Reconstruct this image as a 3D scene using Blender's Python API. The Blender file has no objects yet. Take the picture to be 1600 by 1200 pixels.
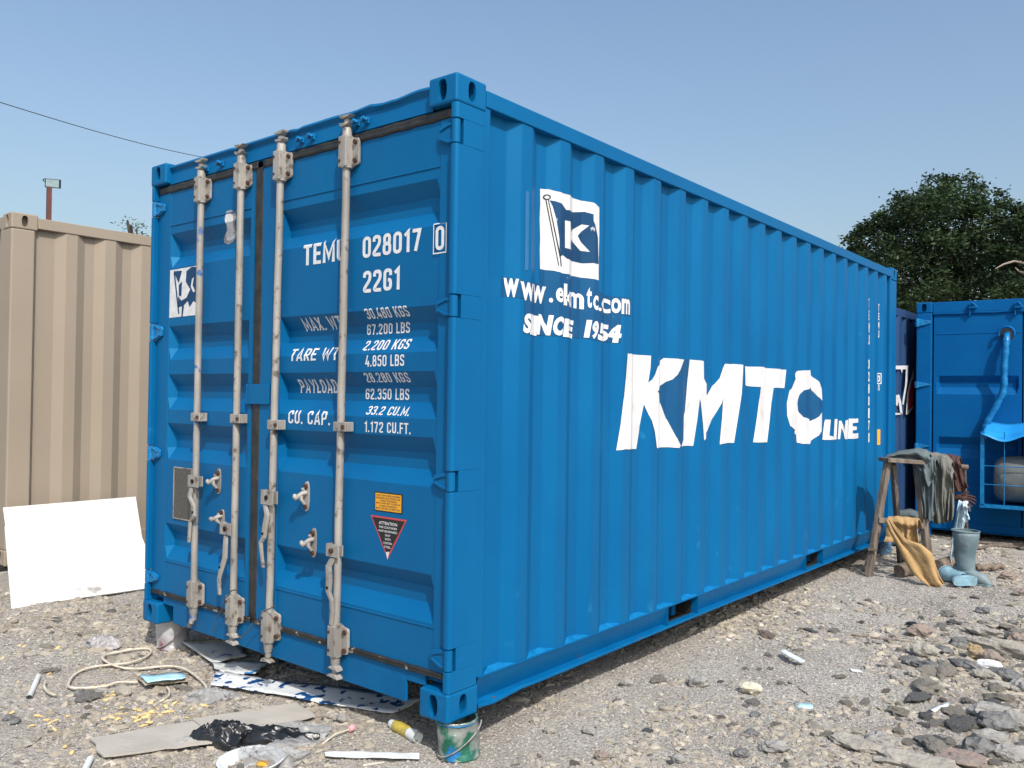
import bpy, bmesh, math, random
import numpy as np
from mathutils import Vector, Matrix
C = bpy.context.scene
col = C.collection
PI = math.pi
random.seed(7)

# ------------------------------------------------------------------ camera
CAM = [2.356893526876252, -2.372508135448882, 1.4445458313173294, 0.6507407652122634,
       0.012126182055549715, 0.013680572635639777, 1310.2832078579063, 79.58252899850166, 6.658831214073699]
cx_, cy_, cz_, yaw, pit, rol, FPX, PX0, PY0 = CAM
cpos = Vector((cx_, cy_, cz_))
fw = Vector((-math.sin(yaw)*math.cos(pit), math.cos(yaw)*math.cos(pit), math.sin(pit)))
r0 = Vector((math.cos(yaw), math.sin(yaw), 0)); u0 = r0.cross(fw)
rt = r0*math.cos(rol) + u0*math.sin(rol)
up = -r0*math.sin(rol) + u0*math.cos(rol)
cd = bpy.data.cameras.new('camera'); cam = bpy.data.objects.new('camera', cd); col.objects.link(cam)
cam.matrix_world = Matrix(((rt.x, up.x, -fw.x, cpos.x), (rt.y, up.y, -fw.y, cpos.y), (rt.z, up.z, -fw.z, cpos.z), (0, 0, 0, 1)))
cd.sensor_width = 36; cd.lens = FPX/1600*36
cd.shift_x = -PX0/1600; cd.shift_y = PY0/1600
cd.clip_end = 2000; cd.clip_start = 0.05
C.camera = cam

# ------------------------------------------------------------------ world and sun
SUN = Vector((0.75, -0.43, 0.94)).normalized()
W = bpy.data.worlds.new('World'); C.world = W; W.use_nodes = True
nt = W.node_tree; bg = nt.nodes['Background']
sky = nt.nodes.new('ShaderNodeTexSky'); sky.sky_type = 'NISHITA'; sky.sun_disc = False
sky.sun_elevation = math.asin(SUN.z); sky.sun_rotation = math.atan2(SUN.x, SUN.y)
sky.air_density = 1.38; sky.dust_density = 3.9; sky.ozone_density = 3.0
nt.links.new(sky.outputs[0], bg.inputs[0]); bg.inputs[1].default_value = 0.15
sd = bpy.data.lights.new('sun', 'SUN'); so = bpy.data.objects.new('sun', sd); col.objects.link(so)
sd.energy = 3.35; sd.angle = math.radians(0.5); sd.color = (1.0, 0.955, 0.89)
so.rotation_euler = SUN.to_track_quat('Z', 'Y').to_euler(); so.location = (5, -5, 9)
C.view_settings.view_transform = 'Standard'; C.view_settings.look = 'None'
C.view_settings.exposure = 0.25; C.view_settings.gamma = 1.0

# ------------------------------------------------------------------ pixel helpers (a pixel of the photograph to a point on a real plane)
def ray(X, Y): return fw + rt*((X-800-PX0)/FPX) + up*((600+PY0-Y)/FPX)
def at_x(X, Y, x): d = ray(X, Y); return cpos + d*((x-cpos.x)/d.x)
def at_y(X, Y, y): d = ray(X, Y); return cpos + d*((y-cpos.y)/d.y)
def at_z(X, Y, z=0.0): d = ray(X, Y); return cpos + d*((z-cpos.z)/d.z)
def at_d(X, Y, t): return cpos + ray(X, Y)*t

# ------------------------------------------------------------------ materials
def lin(r, g, b):
    f = lambda c: (c/255/12.92) if c/255 <= .04045 else ((c/255+.055)/1.055)**2.4
    return (f(r), f(g), f(b), 1)
def mat(name, c1, c2=None, scale=6.0, rough=.6, metal=0.0, bump=0.0, bscale=40.0, detail=6, lo=.35, hi=.65, stretch=(1, 1, 1), spec=.5, coat=0, c3=None, s3=3.0, t3=(.6, .7), rvar=0.0, bdist=.01, tint=None):
    m = bpy.data.materials.new(name); m.use_nodes = True; n = m.node_tree.nodes; l = m.node_tree.links
    b = n['Principled BSDF']; b.inputs['Base Color'].default_value = c1
    b.inputs['Roughness'].default_value = rough; b.inputs['Metallic'].default_value = metal
    b.inputs['Specular IOR Level'].default_value = spec; b.inputs['Coat Weight'].default_value = coat
    if tint: b.inputs['Specular Tint'].default_value = tint
    tc = n.new('ShaderNodeTexCoord'); mp = n.new('ShaderNodeMapping'); mp.inputs['Scale'].default_value = stretch
    l.new(tc.outputs['Object'], mp.inputs[0])
    out = None
    if c2:
        t = n.new('ShaderNodeTexNoise'); t.inputs['Scale'].default_value = scale; t.inputs['Detail'].default_value = detail
        l.new(mp.outputs[0], t.inputs[0])
        r = n.new('ShaderNodeValToRGB'); r.color_ramp.elements[0].position = lo; r.color_ramp.elements[1].position = hi
        r.color_ramp.elements[0].color = c1; r.color_ramp.elements[1].color = c2
        l.new(t.outputs[0], r.inputs[0]); out = r.outputs[0]
        if rvar:
            mr = n.new('ShaderNodeMapRange'); mr.inputs[3].default_value = rough-rvar; mr.inputs[4].default_value = rough+rvar
            mr.inputs[1].default_value = .3; mr.inputs[2].default_value = .7
            l.new(t.outputs[0], mr.inputs[0]); l.new(mr.outputs[0], b.inputs['Roughness'])
    if c3:
        t = n.new('ShaderNodeTexNoise'); t.inputs['Scale'].default_value = s3; t.inputs['Detail'].default_value = 9
        l.new(tc.outputs['Object'], t.inputs[0])
        r = n.new('ShaderNodeValToRGB'); r.color_ramp.elements[0].position = t3[0]; r.color_ramp.elements[1].position = t3[1]
        mx = n.new('ShaderNodeMix'); mx.data_type = 'RGBA'; mx.inputs[7].default_value = c3
        if out: l.new(out, mx.inputs[6])
        else: mx.inputs[6].default_value = c1
        l.new(t.outputs[0], r.inputs[0]); l.new(r.outputs[0], mx.inputs[0]); out = mx.outputs[2]
    if out: l.new(out, b.inputs['Base Color'])
    if bump:
        t = n.new('ShaderNodeTexNoise'); t.inputs['Scale'].default_value = bscale; t.inputs['Detail'].default_value = 7
        l.new(mp.outputs[0], t.inputs[0]); bp = n.new('ShaderNodeBump'); bp.inputs['Strength'].default_value = bump; bp.inputs['Distance'].default_value = bdist
        l.new(t.outputs[0], bp.inputs['Height']); l.new(bp.outputs[0], b.inputs['Normal'])
    return m
PB1 = (0.0008, 0.095, 0.258, 1); PB2 = (0.0012, 0.110, 0.284, 1)
M = {}
M['paint'] = mat('blue_paint', PB1, PB2, 2.2, .50, c3=(.012, .165, .37, 1), s3=8, t3=(.69, .80), bump=.30, bscale=5, rvar=.07, spec=.5, tint=(.22, .72, 1, 1), bdist=.012, stretch=(1, 1, .6))
M['paint_rail'] = mat('blue_paint_rail', PB1, PB2, 5, .5, bump=.35, bscale=22, rvar=.08, spec=.4, tint=(.22, .72, 1, 1), c3=(.09, .055, .04, 1), s3=14, t3=(.735, .75))
M['paint_gloss'] = mat('blue_paint_thick', (0.003, .13, .33, 1), (0.008, .18, .42, 1), 20, .25, bump=.8, bscale=45, bdist=.006, spec=.4)
M['paint_r'] = mat('blue_paint_deep', (0.0010, .080, .262, 1), (0.0014, .092, .285, 1), 2.2, .5, bump=.3, bscale=10, spec=.4, tint=(.22, .7, 1, 1))
M['navy'] = mat('navy_paint', (.010, .042, .12, 1), (.014, .05, .14, 1), 3, .6, bump=.2, bscale=10)
M['beige'] = mat('beige_paint', (.292, .245, .192, 1), (.310, .262, .206, 1), 1.2, .6, spec=.25, bump=.2, bscale=8)
M['near_black'] = mat('near_black_flat', (.02, .02, .02, 1))  # flat near-black; in the fork pockets it puts shade into the colour
M['gasket'] = mat('rubber_gasket', (.012, .013, .014, 1), (.035, .034, .032, 1), 14, .5, bump=.4, bscale=40)
M['gasket_worn'] = mat('rubber_gasket_worn', (.012, .013, .014, 1), (.03, .028, .026, 1), 14, .6, bump=.6, bscale=40, c3=(.25, .23, .2, 1), s3=22, t3=(.6, .64))
M['galv'] = mat('galvanised_steel', (.37, .35, .32, 1), (.25, .237, .215, 1), 14, .58, .15, bump=.5, bscale=60, bdist=.003, c3=(.13, .105, .085, 1), s3=22, t3=(.58, .68), stretch=(1, 1, .3))
M['galv_paint'] = mat('galvanised_steel_smeared', (.37, .35, .32, 1), (.25, .237, .215, 1), 18, .58, .15, bump=.5, bscale=60, bdist=.003, c3=(.05, .14, .33, 1), s3=9, t3=(.60, .64), stretch=(1, 1, .3))
M['rust'] = mat('rusty_bolt', (.09, .035, .02, 1), (.04, .02, .015, 1), 60, .85, bump=.5, bscale=120)
M['white'] = mat('white_vinyl', (.66, .67, .68, 1), (.60, .60, .605, 1), 7, .5, c3=(.46, .41, .37, 1), s3=6, t3=(.62, .78))
M['white_worn'] = mat('white_vinyl_worn', (.74, .75, .76, 1), (.6, .6, .6, 1), 20, .5, c3=(.12, .16, .22, 1), s3=16, t3=(.69, .72))
M['white_text'] = mat('white_letter', (.72, .73, .73, 1), (.62, .64, .66, 1), 30, .5)
M['oldblue'] = mat('old_blue_paint', (.006, .066, .175, 1), (.010, .078, .20, 1), 6, .5, c3=(.25, .32, .38, 1), s3=24, t3=(.72, .75), tint=(.3, .7, 1, 1))
M['navyvinyl'] = mat('navy_vinyl', (.007, .038, .105, 1), (.012, .05, .13, 1), 8, .5, tint=(.3, .7, 1, 1), c3=(.4, .42, .45, 1), s3=20, t3=(.70, .72))
M['greytext'] = mat('dark_print', (.05, .055, .065, 1))
M['yellow'] = mat('yellow_label', (.75, .36, .02, 1), (.70, .33, .02, 1), 10, .5)
M['black'] = mat('black_label', (.012, .012, .014, 1), rough=.4)
M['red'] = mat('red_label', (.55, .06, .07, 1), rough=.5)
M['redpaint'] = mat('red_logo', (.62, .03, .03, 1), rough=.5)
M['plate'] = mat('data_plate', (.16, .155, .14, 1), (.10, .095, .085, 1), 130, .45, .5, detail=2)
M['wood'] = mat('old_wood', (.20, .165, .135, 1), (.10, .08, .065, 1), 9, .85, bump=.8, bscale=30, stretch=(3, 3, .4))
M['log'] = mat('bark', (.22, .17, .13, 1), (.10, .075, .055, 1), 14, .9, bump=1, bscale=30)
M['cloth_grey'] = mat('grey_green_cloth', (.080, .108, .118, 1), (.115, .145, .15, 1), 9, .9, bump=.6, bscale=30, c3=(.16, .17, .155, 1), s3=6, t3=(.55, .7))
M['cloth_khaki'] = mat('khaki_cloth', (.125, .13, .118, 1), (.18, .18, .155, 1), 9, .9, bump=.6, bscale=30)
M['cloth_brown'] = mat('brown_cloth', (.075, .03, .022, 1), (.05, .022, .018, 1), 12, .8, bump=.6, bscale=40)
M['cloth_yellow'] = mat('ochre_cloth', (.47, .31, .14, 1), (.36, .225, .095, 1), 5, .9, bump=.6, bscale=40, c3=(.12, .10, .07, 1), s3=10, t3=(.62, .75))
M['cloth_white'] = mat('pale_cloth', (.55, .68, .75, 1), (.32, .46, .56, 1), 9, .9, bump=.5, bscale=40)
M['boot'] = mat('dusty_rubber', (.105, .165, .19, 1), (.19, .25, .265, 1), 7, .6, bump=.4, bscale=30, c3=(.32, .28, .22, 1), s3=12, t3=(.6, .75))
M['boot_blue'] = mat('pale_blue_rubber', (.24, .42, .53, 1), (.16, .27, .33, 1), 9, .55, bump=.4, bscale=30)
M['tin'] = mat('paint_smeared_tin', (.30, .33, .31, 1), (.025, .15, .10, 1), 13, .35, .35, bump=.8, bscale=30, lo=.45, hi=.55, c3=(.02, .20, .5, 1), s3=8, t3=(.6, .64))
M['tin_white'] = mat('white_tin', (.62, .62, .64, 1), (.35, .34, .36, 1), 9, .4, .2, bump=.5, bscale=30, c3=(.22, .08, .11, 1), s3=7, t3=(.60, .66))
M['tin_blue'] = mat('blue_tin', (.03, .12, .26, 1), (.1, .2, .3, 1), 9, .5)
M['wire'] = mat('wire', (.10, .095, .09, 1), rough=.5, metal=.4)
M['cable'] = mat('cream_cable', (.62, .57, .47, 1), (.46, .41, .33, 1), 30, .6)
M['pvc'] = mat('white_plastic', (.72, .77, .80, 1), (.6, .62, .6, 1), 9, .4)
M['board'] = mat('white_board', (.66, .67, .67, 1), (.63, .64, .64, 1), 1.5, .5, c3=(.30, .29, .27, 1), s3=5, t3=(.66, .74))
M['fibre'] = mat('grey_fibre_board', (.42, .395, .35, 1), (.35, .33, .295, 1), 4, .9, bump=.3, bscale=50)
M['card'] = mat('cardboard', (.34, .26, .20, 1), (.42, .36, .28, 1), 6, .9)
M['spatter'] = mat('paint_spattered_sheet', (.72, .75, .76, 1), (.58, .61, .62, 1), 4, .5, c3=(.004, .06, .20, 1), s3=15, t3=(.555, .57))
M['sheetw'] = mat('painted_paper', (.62, .66, .66, 1), (.45, .46, .44, 1), 4, .7, c3=(.03, .16, .38, 1), s3=12, t3=(.62, .66))
M['cyan'] = mat('pale_blue_card', (.30, .58, .72, 1), (.45, .66, .75, 1), 22, .6)
M['blackbag'] = mat('black_plastic', (.008, .009, .011, 1), (.02, .022, .026, 1), 6, .28, bump=.6, bscale=30)
M['clearbag'] = mat('clear_plastic', (.45, .46, .46, 1), (.34, .35, .36, 1), 9, .25, bump=.8, bscale=30, c3=(.03, .05, .1, 1), s3=36, t3=(.66, .68))
M['greybag'] = mat('grey_plastic', (.36, .35, .36, 1), (.25, .24, .25, 1), 9, .35, bump=.8, bscale=30)
M['foam'] = mat('yellow_foam', (.72, .50, .20, 1), (.62, .46, .24, 1), 9, .9)
M['pink'] = mat('pink_plastic', (.65, .33, .36, 1))
M['paper'] = mat('crumpled_paper', (.58, .54, .42, 1), (.46, .42, .33, 1), 20, .9)
M['tubey'] = mat('tube_label', (.62, .45, .04, 1), (.35, .3, .1, 1), 40, .5)
M['lampred'] = mat('red_brown_pole', (.13, .035, .028, 1), (.09, .03, .025, 1), 6, .7)
M['glass'] = mat('lamp_glass', (.27, .36, .37, 1), (.22, .30, .32, 1), 12, .2)
M['barkd'] = mat('tree_bark', (.05, .04, .032, 1), (.03, .025, .02, 1), 8, .9, bump=.6, bscale=14)
M['deadwood'] = mat('dead_branch', (.30, .26, .21, 1), rough=.9)
M['tank'] = mat('shaded_plastic_tank', (.085, .10, .105, 1), (.15, .16, .155, 1), 5, .5, bump=1, bscale=8, c3=(.02, .06, .17, 1), s3=7, t3=(.66, .70))  # base colour darkened to carry the drum's shade in the cage
M['concrete'] = mat('concrete', (.40, .38, .35, 1), (.30, .29, .27, 1), 12, .9, bump=.8, bscale=30)
M['clearbag'].node_tree.nodes['Principled BSDF'].inputs['Alpha'].default_value = .5
def rockmat(n, a, b): return mat(n, a, b, 12, .9, bump=1, bscale=28, bdist=.02, detail=9)
M['rock_grey'] = rockmat('grey_rock', (.33, .315, .29, 1), (.23, .22, .205, 1))
M['rock_light'] = rockmat('light_rock', (.38, .35, .30, 1), (.28, .26, .22, 1))
M['rock_dark'] = rockmat('dark_rock', (.085, .088, .092, 1), (.20, .20, .195, 1))
M['rock_brown'] = rockmat('brown_rock', (.27, .20, .165, 1), (.22, .19, .165, 1))
M['rock_ochre'] = rockmat('ochre_rock', (.40, .29, .14, 1), (.3, .24, .17, 1))

# ------------------------------------------------------------------ mesh helpers
class MB:
    def __init__(s): s.v = []; s.f = []; s.m = []; s.s = []
    def add(s, vs, fs, mi=0, sm=False):
        o = len(s.v); s.v += [tuple(p) for p in vs]
        for f in fs: s.f.append(tuple(i+o for i in f)); s.m.append(mi); s.s.append(sm)
        return s
    def box(s, x0, x1, y0, y1, z0, z1, mi=0):
        x0, x1 = sorted((x0, x1)); y0, y1 = sorted((y0, y1)); z0, z1 = sorted((z0, z1))
        v = [(x, y, z) for x in (x0, x1) for y in (y0, y1) for z in (z0, z1)]
        return s.add(v, [(0, 1, 3, 2), (4, 6, 7, 5), (0, 4, 5, 1), (2, 3, 7, 6), (0, 2, 6, 4), (1, 5, 7, 3)], mi)
    def beam(s, a, b, w, h, mi=0, upv=(0, 0, 1)):
        a = Vector(a); b = Vector(b); d = (b-a).normalized(); x = d.cross(Vector(upv))
        if x.length < 1e-4: x = Vector((1, 0, 0))
        x.normalize(); y = x.cross(d)
        v = [p+x*sx*w/2+y*sy*h/2 for p in (a, b) for sx, sy in ((-1, -1), (1, -1), (1, 1), (-1, 1))]
        return s.add(v, [(3, 2, 1, 0), (4, 5, 6, 7), (0, 1, 5, 4), (1, 2, 6, 5), (2, 3, 7, 6), (3, 0, 4, 7)], mi)
    def tube(s, pts, rad, n=10, mi=0, cap=True, sm=True):
        pts = [Vector(p) for p in pts]; k = len(pts)
        rs = rad if isinstance(rad, (list, tuple)) else [rad]*k
        t0 = (pts[1]-pts[0]).normalized(); x = t0.cross(Vector((0, 0, 1)))
        if x.length < .05: x = t0.cross(Vector((0, 1, 0)))
        x.normalize(); V = []
        for i, p in enumerate(pts):
            t = (pts[min(i+1, k-1)]-pts[max(i-1, 0)]).normalized()
            x = (x-t*x.dot(t)).normalized(); y = t.cross(x)
            V += [p+(x*math.cos(2*PI*j/n)+y*math.sin(2*PI*j/n))*rs[i] for j in range(n)]
        F = [(i*n+j, i*n+(j+1) % n, (i+1)*n+(j+1) % n, (i+1)*n+j) for i in range(k-1) for j in range(n)]
        s.add(V, F, mi, sm)
        if cap: s.add(V[:n], [tuple(range(n))[::-1]], mi); s.add(V[-n:], [tuple(range(n))], mi)
        return s
    def cyl(s, a, b, r, n=14, mi=0): return s.tube([a, b], r, n, mi)
    def prism(s, poly, d, mi=0):       # poly: 3-D points, d: extrusion vector
        n = len(poly); a = [Vector(p) for p in poly]; b = [p+Vector(d) for p in a]
        s.add(a+b, [tuple(range(n)), tuple(range(n, 2*n))[::-1]]+[(i, i+n, (i+1) % n+n, (i+1) % n) for i in range(n)], mi)
        return s
    def grid(s, rows, mi=0, sm=True):
        n = len(rows[0]); V = [p for r in rows for p in r]
        F = [(i*n+j, i*n+j+1, (i+1)*n+j+1, (i+1)*n+j) for i in range(len(rows)-1) for j in range(n-1)]
        return s.add(V, F, mi, sm)
    def build(s, name, mats, parent=None, bevel=0, seg=2, angle=30, off=None, solid=0):
        if off is None: off = parent.get('_o', (0, 0, 0)) if parent is not None else (0, 0, 0)
        me = bpy.data.meshes.new(name)
        me.from_pydata([(p[0]-off[0], p[1]-off[1], p[2]-off[2]) for p in s.v], [], s.f)
        if not isinstance(mats, (list, tuple)): mats = [mats]
        for m in mats: me.materials.append(M[m] if isinstance(m, str) else m)
        me.polygons.foreach_set('material_index', s.m); me.polygons.foreach_set('use_smooth', s.s)
        bm = bmesh.new(); bm.from_mesh(me); bmesh.ops.recalc_face_normals(bm, faces=bm.faces); bm.to_mesh(me); bm.free()
        o = bpy.data.objects.new(name, me); col.objects.link(o)
        if parent is not None: o.parent = parent; o['_o'] = list(off)
        if solid:
            q = o.modifiers.new('solid', 'SOLIDIFY'); q.thickness = solid
        if bevel:
            q = o.modifiers.new('bevel', 'BEVEL'); q.width = bevel; q.segments = seg; q.limit_method = 'ANGLE'; q.angle_limit = math.radians(angle)
        return o
def empty(name, loc, label, cat, group=None, rz=0):
    o = bpy.data.objects.new(name, None); col.objects.link(o); o.location = loc; o.rotation_euler = (0, 0, rz); o.empty_display_size = .2
    o['_o'] = list(loc); tag(o, label, cat, group); return o
def tag(o, label=None, cat=None, group=None, kind=None):
    if label: o['label'] = label
    if cat: o['category'] = cat
    if group: o['group'] = group
    if kind: o['kind'] = kind
    return o
def origin(o):                                     # put a one-mesh thing's origin at its base
    me = o.data; n = len(me.vertices); a = np.empty(n*3, np.float32); me.vertices.foreach_get('co', a); a = a.reshape(-1, 3)
    c = np.array([a[:, 0].mean(), a[:, 1].mean(), a[:, 2].min()]); a -= c
    me.vertices.foreach_set('co', a.ravel()); o.location = c.tolist(); me.update(); return o

# value noise
_rs = np.random.RandomState(3); _T = _rs.rand(256, 256).astype(np.float64)
def vnoise(x, y):
    x = np.asarray(x, float); y = np.asarray(y, float)
    xi = np.floor(x).astype(int); yi = np.floor(y).astype(int); fx = x-xi; fy = y-yi
    fx = fx*fx*(3-2*fx); fy = fy*fy*(3-2*fy)
    g = lambda a, b: _T[a % 256, b % 256]
    return (g(xi, yi)*(1-fx)+g(xi+1, yi)*fx)*(1-fy)+(g(xi, yi+1)*(1-fx)+g(xi+1, yi+1)*fx)*fy - .5
def gh(x, y):
    x = np.asarray(x, float); y = np.asarray(y, float)
    h = .034*vnoise(x*.9+3, y*.9) + .020*vnoise(x*2.3, y*2.3+9) + .014*vnoise(x*6, y*6) + .009*vnoise(x*15+5, y*15) + .006*vnoise(x*37, y*37+2)
    return h - .008
def ghs(x, y): return float(gh(x, y))

# ------------------------------------------------------------------ ground
def axis(a, b, step, far):
    v = list(np.arange(a, b, step)); s = step; p = v[-1]
    while p < far: s *= 1.22; p += s; v.append(p)
    s = step; p = v[0]; L = []
    while p > -far: s *= 1.22; p -= s; L.append(p)
    return np.array(L[::-1]+v)
gx = axis(-4.4, 2.6, .017, 420); gy = axis(-1.35, 7.2, .020, 420)
GX, GY = np.meshgrid(gx, gy, indexing='ij'); GZ = gh(GX, GY)
fade = np.clip(1-(np.hypot(GX, GY-3)-12)/30, 0, 1); GZ = GZ*fade
nx, ny = len(gx), len(gy)
me = bpy.data.meshes.new('ground'); co = np.stack([GX, GY, GZ], -1).reshape(-1, 3).astype(np.float32)
idx = np.arange(nx*ny).reshape(nx, ny)
fa = np.stack([idx[:-1, :-1], idx[1:, :-1], idx[1:, 1:], idx[:-1, 1:]], -1).reshape(-1, 4)
me.vertices.add(len(co)); me.vertices.foreach_set('co', co.ravel())
me.loops.add(fa.size); me.loops.foreach_set('vertex_index', fa.ravel().astype(np.int32))
me.polygons.add(len(fa)); me.polygons.foreach_set('loop_start', (np.arange(len(fa))*4).astype(np.int32)); me.polygons.foreach_set('use_smooth', np.ones(len(fa), bool))
me.update(); me.validate()
ground = bpy.data.objects.new('ground', me); col.objects.link(ground); tag(ground, 'dusty grey rubble and dirt yard', kind='structure')
def groundmat():
    m = bpy.data.materials.new('rubble_dirt'); m.use_nodes = True; n = m.node_tree.nodes; l = m.node_tree.links; b = n['Principled BSDF']
    b.inputs['Roughness'].default_value = .95; b.inputs['Specular IOR Level'].default_value = .2
    tc = n.new('ShaderNodeTexCoord')
    def noise(s, d=8, r=.6):
        t = n.new('ShaderNodeTexNoise'); t.inputs['Scale'].default_value = s; t.inputs['Detail'].default_value = d; t.inputs['Roughness'].default_value = r
        l.new(tc.outputs['Object'], t.inputs[0]); return t.outputs[0]
    def ramp(i, es):
        r = n.new('ShaderNodeValToRGB'); cr = r.color_ramp
        while len(cr.elements) < len(es): cr.elements.new(.5)
        for e, (p, c) in zip(cr.elements, es): e.position = p; e.color = c
        l.new(i, r.inputs[0]); return r.outputs[0]
    def mix(f, a, c, mode='MIX', k=None):
        x = n.new('ShaderNodeMix'); x.data_type = 'RGBA'; x.blend_type = mode
        if k is None: l.new(f, x.inputs[0])
        else: x.inputs[0].default_value = k
        l.new(a, x.inputs[6])
        if isinstance(c, tuple): x.inputs[7].default_value = c
        else: l.new(c, x.inputs[7])
        return x.outputs[2]
    base = ramp(noise(1.6), [(.3, (.27, .245, .215, 1)), (.5, (.37, .345, .31, 1)), (.72, (.44, .42, .385, 1))])
    fine = ramp(noise(70, 6, .75), [(.3, (.45, .45, .45, 1)), (.5, (.9, .9, .9, 1)), (.7, (1.25, 1.22, 1.18, 1))])
    c = mix(None, base, fine, 'MULTIPLY', .85)
    dark = ramp(noise(3.3, 9, .7), [(.63, (0, 0, 0, 1)), (.78, (1, 1, 1, 1))])
    c = mix(dark, c, (.10, .095, .088, 1))
    br = ramp(noise(2.1, 7, .7), [(.62, (0, 0, 0, 1)), (.80, (1, 1, 1, 1))])
    c = mix(br, c, (.26, .21, .165, 1))
    l.new(c, b.inputs['Base Color'])
    v = n.new('ShaderNodeTexVoronoi'); v.inputs['Scale'].default_value = 55; l.new(tc.outputs['Object'], v.inputs['Vector'])
    bp = n.new('ShaderNodeBump'); bp.inputs['Strength'].default_value = .8; bp.inputs['Distance'].default_value = .012
    ad = n.new('ShaderNodeMath'); ad.operation = 'ADD'; l.new(noise(48, 10, .75), ad.inputs[0]); l.new(v.outputs[0], ad.inputs[1])
    l.new(ad.outputs[0], bp.inputs['Height']); l.new(bp.outputs[0], b.inputs['Normal'])
    return m
me.materials.append(groundmat())

# trodden dusty patches with few chips
DUST = [(-3.1, -.45, .8, .45, .75), (-1.9, -1.15, .7, .3, .6), (.45, 2.6, .38, 1.1, .6), (.75, 4.2, .6, .7, .55), (-3.0, .45, .8, .5, .5), (.62, 1.9, .3, .4, .3)]
# loose gravel: tens of thousands of chips, nobody could count them
def gravel(name, N, smin, smax, seed, dens):
    R = np.random.RandomState(seed)
    t = (1+5**.5)/2
    bv = np.array([(-1, t, 0), (1, t, 0), (-1, -t, 0), (1, -t, 0), (0, -1, t), (0, 1, t), (0, -1, -t), (0, 1, -t), (t, 0, -1), (t, 0, 1), (-t, 0, -1), (-t, 0, 1)])/1.9
    bf = np.array([(0, 11, 5), (0, 5, 1), (0, 1, 7), (0, 7, 10), (0, 10, 11), (1, 5, 9), (5, 11, 4), (11, 10, 2), (10, 7, 6), (7, 1, 8), (3, 9, 4), (3, 4, 2), (3, 2, 6), (3, 6, 8), (3, 8, 9), (4, 9, 5), (2, 4, 11), (6, 2, 10), (8, 6, 7), (9, 8, 1)])
    P = []
    while sum(len(p) for p in P) < N:
        a = R.uniform(-.75, .62, N*2)+yaw; d = 1.9*(7.2**R.rand(N*2))
        x = cx_-np.sin(a)*d; y = cy_+np.cos(a)*d
        dust = sum(w_*np.exp(-(((x-a_)/sx_)**2+((y-b_)/sy_)**2)) for a_, b_, sx_, sy_, w_ in DUST)
        k = (-dust+vnoise(x*1.1+7, y*1.1+1)*1.3+vnoise(x*4+2, y*4)*.8+.5+dens > R.rand(N*2)) & ~((x < -4.6) & (y > .1))
        P.append(np.stack([x[k], y[k], d[k]], -1))
    P = np.concatenate(P)[:N]
    s = smin*(smax/smin)**(R.rand(N)**3.2)*np.clip(P[:, 2]/3.2, .8, 1.8)
    sc = np.stack([s*R.uniform(.8, 1.6, N), s*R.uniform(.6, 1.1, N), s*R.uniform(.3, .7, N)], -1)
    V = bv[None]*(1+R.uniform(-.42, .36, (N, 12, 1)))*sc[:, None, :]
    ax = R.uniform(-.5, .5, N); az = R.uniform(0, 2*PI, N)
    ca, sa, cz, sz = np.cos(ax)[:, None], np.sin(ax)[:, None], np.cos(az)[:, None], np.sin(az)[:, None]
    X, Y, Z = V[..., 0], V[..., 1], V[..., 2]
    Y, Z = Y*ca-Z*sa, Y*sa+Z*ca; X, Y = X*cz-Y*sz, X*sz+Y*cz
    V = np.stack([X+P[:, :1], Y+P[:, 1:2], Z+(gh(P[:, 0], P[:, 1])-sc[:, 2]*.12)[:, None]], -1).reshape(-1, 3).astype(np.float32)
    F = (bf[None]+(np.arange(N)*12)[:, None, None]).reshape(-1, 3).astype(np.int32)
    me = bpy.data.meshes.new(name); me.vertices.add(len(V)); me.vertices.foreach_set('co', V.ravel())
    me.loops.add(F.size); me.loops.foreach_set('vertex_index', F.ravel()); me.polygons.add(len(F)); me.polygons.foreach_set('loop_start', (np.arange(len(F))*3).astype(np.int32)); me.polygons.foreach_set('use_smooth', np.zeros(len(F), bool))
    me.update()
    pal = np.array([1.0, .985, .93])*np.array([(.33, .295, .25), (.27, .245, .21), (.37, .34, .29), (.22, .205, .185), (.42, .385, .335), (.14, .13, .125), (.31, .27, .225), (.35, .325, .29), (.50, .475, .43), (.09, .088, .086)])
    ci = R.choice(len(pal), N, p=[.27, .22, .17, .13, .06, .04, .03, .05, .01, .02]); cc = pal[ci]*R.uniform(.82, 1.15, (N, 1))
    at = me.attributes.new('tint', 'FLOAT_COLOR', 'FACE'); at.data.foreach_set('color', np.repeat(np.concatenate([cc, np.ones((N, 1))], 1), 20, 0).astype(np.float32).ravel())
    m = bpy.data.materials.new(name+'_stone'); m.use_nodes = True; n = m.node_tree.nodes; b = n['Principled BSDF']; b.inputs['Roughness'].default_value = .9; b.inputs['Specular IOR Level'].default_value = .25
    a = n.new('ShaderNodeAttribute'); a.attribute_name = 'tint'; m.node_tree.links.new(a.outputs['Color'], b.inputs['Base Color'])
    me.materials.append(m); o = bpy.data.objects.new(name, me); col.objects.link(o)
    return tag(o, 'loose grey gravel and flat stone chips strewn over the dirt', 'gravel', kind='stuff')
gravel('gravel', 150000, .0026, .021, 11, -.05)

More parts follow.
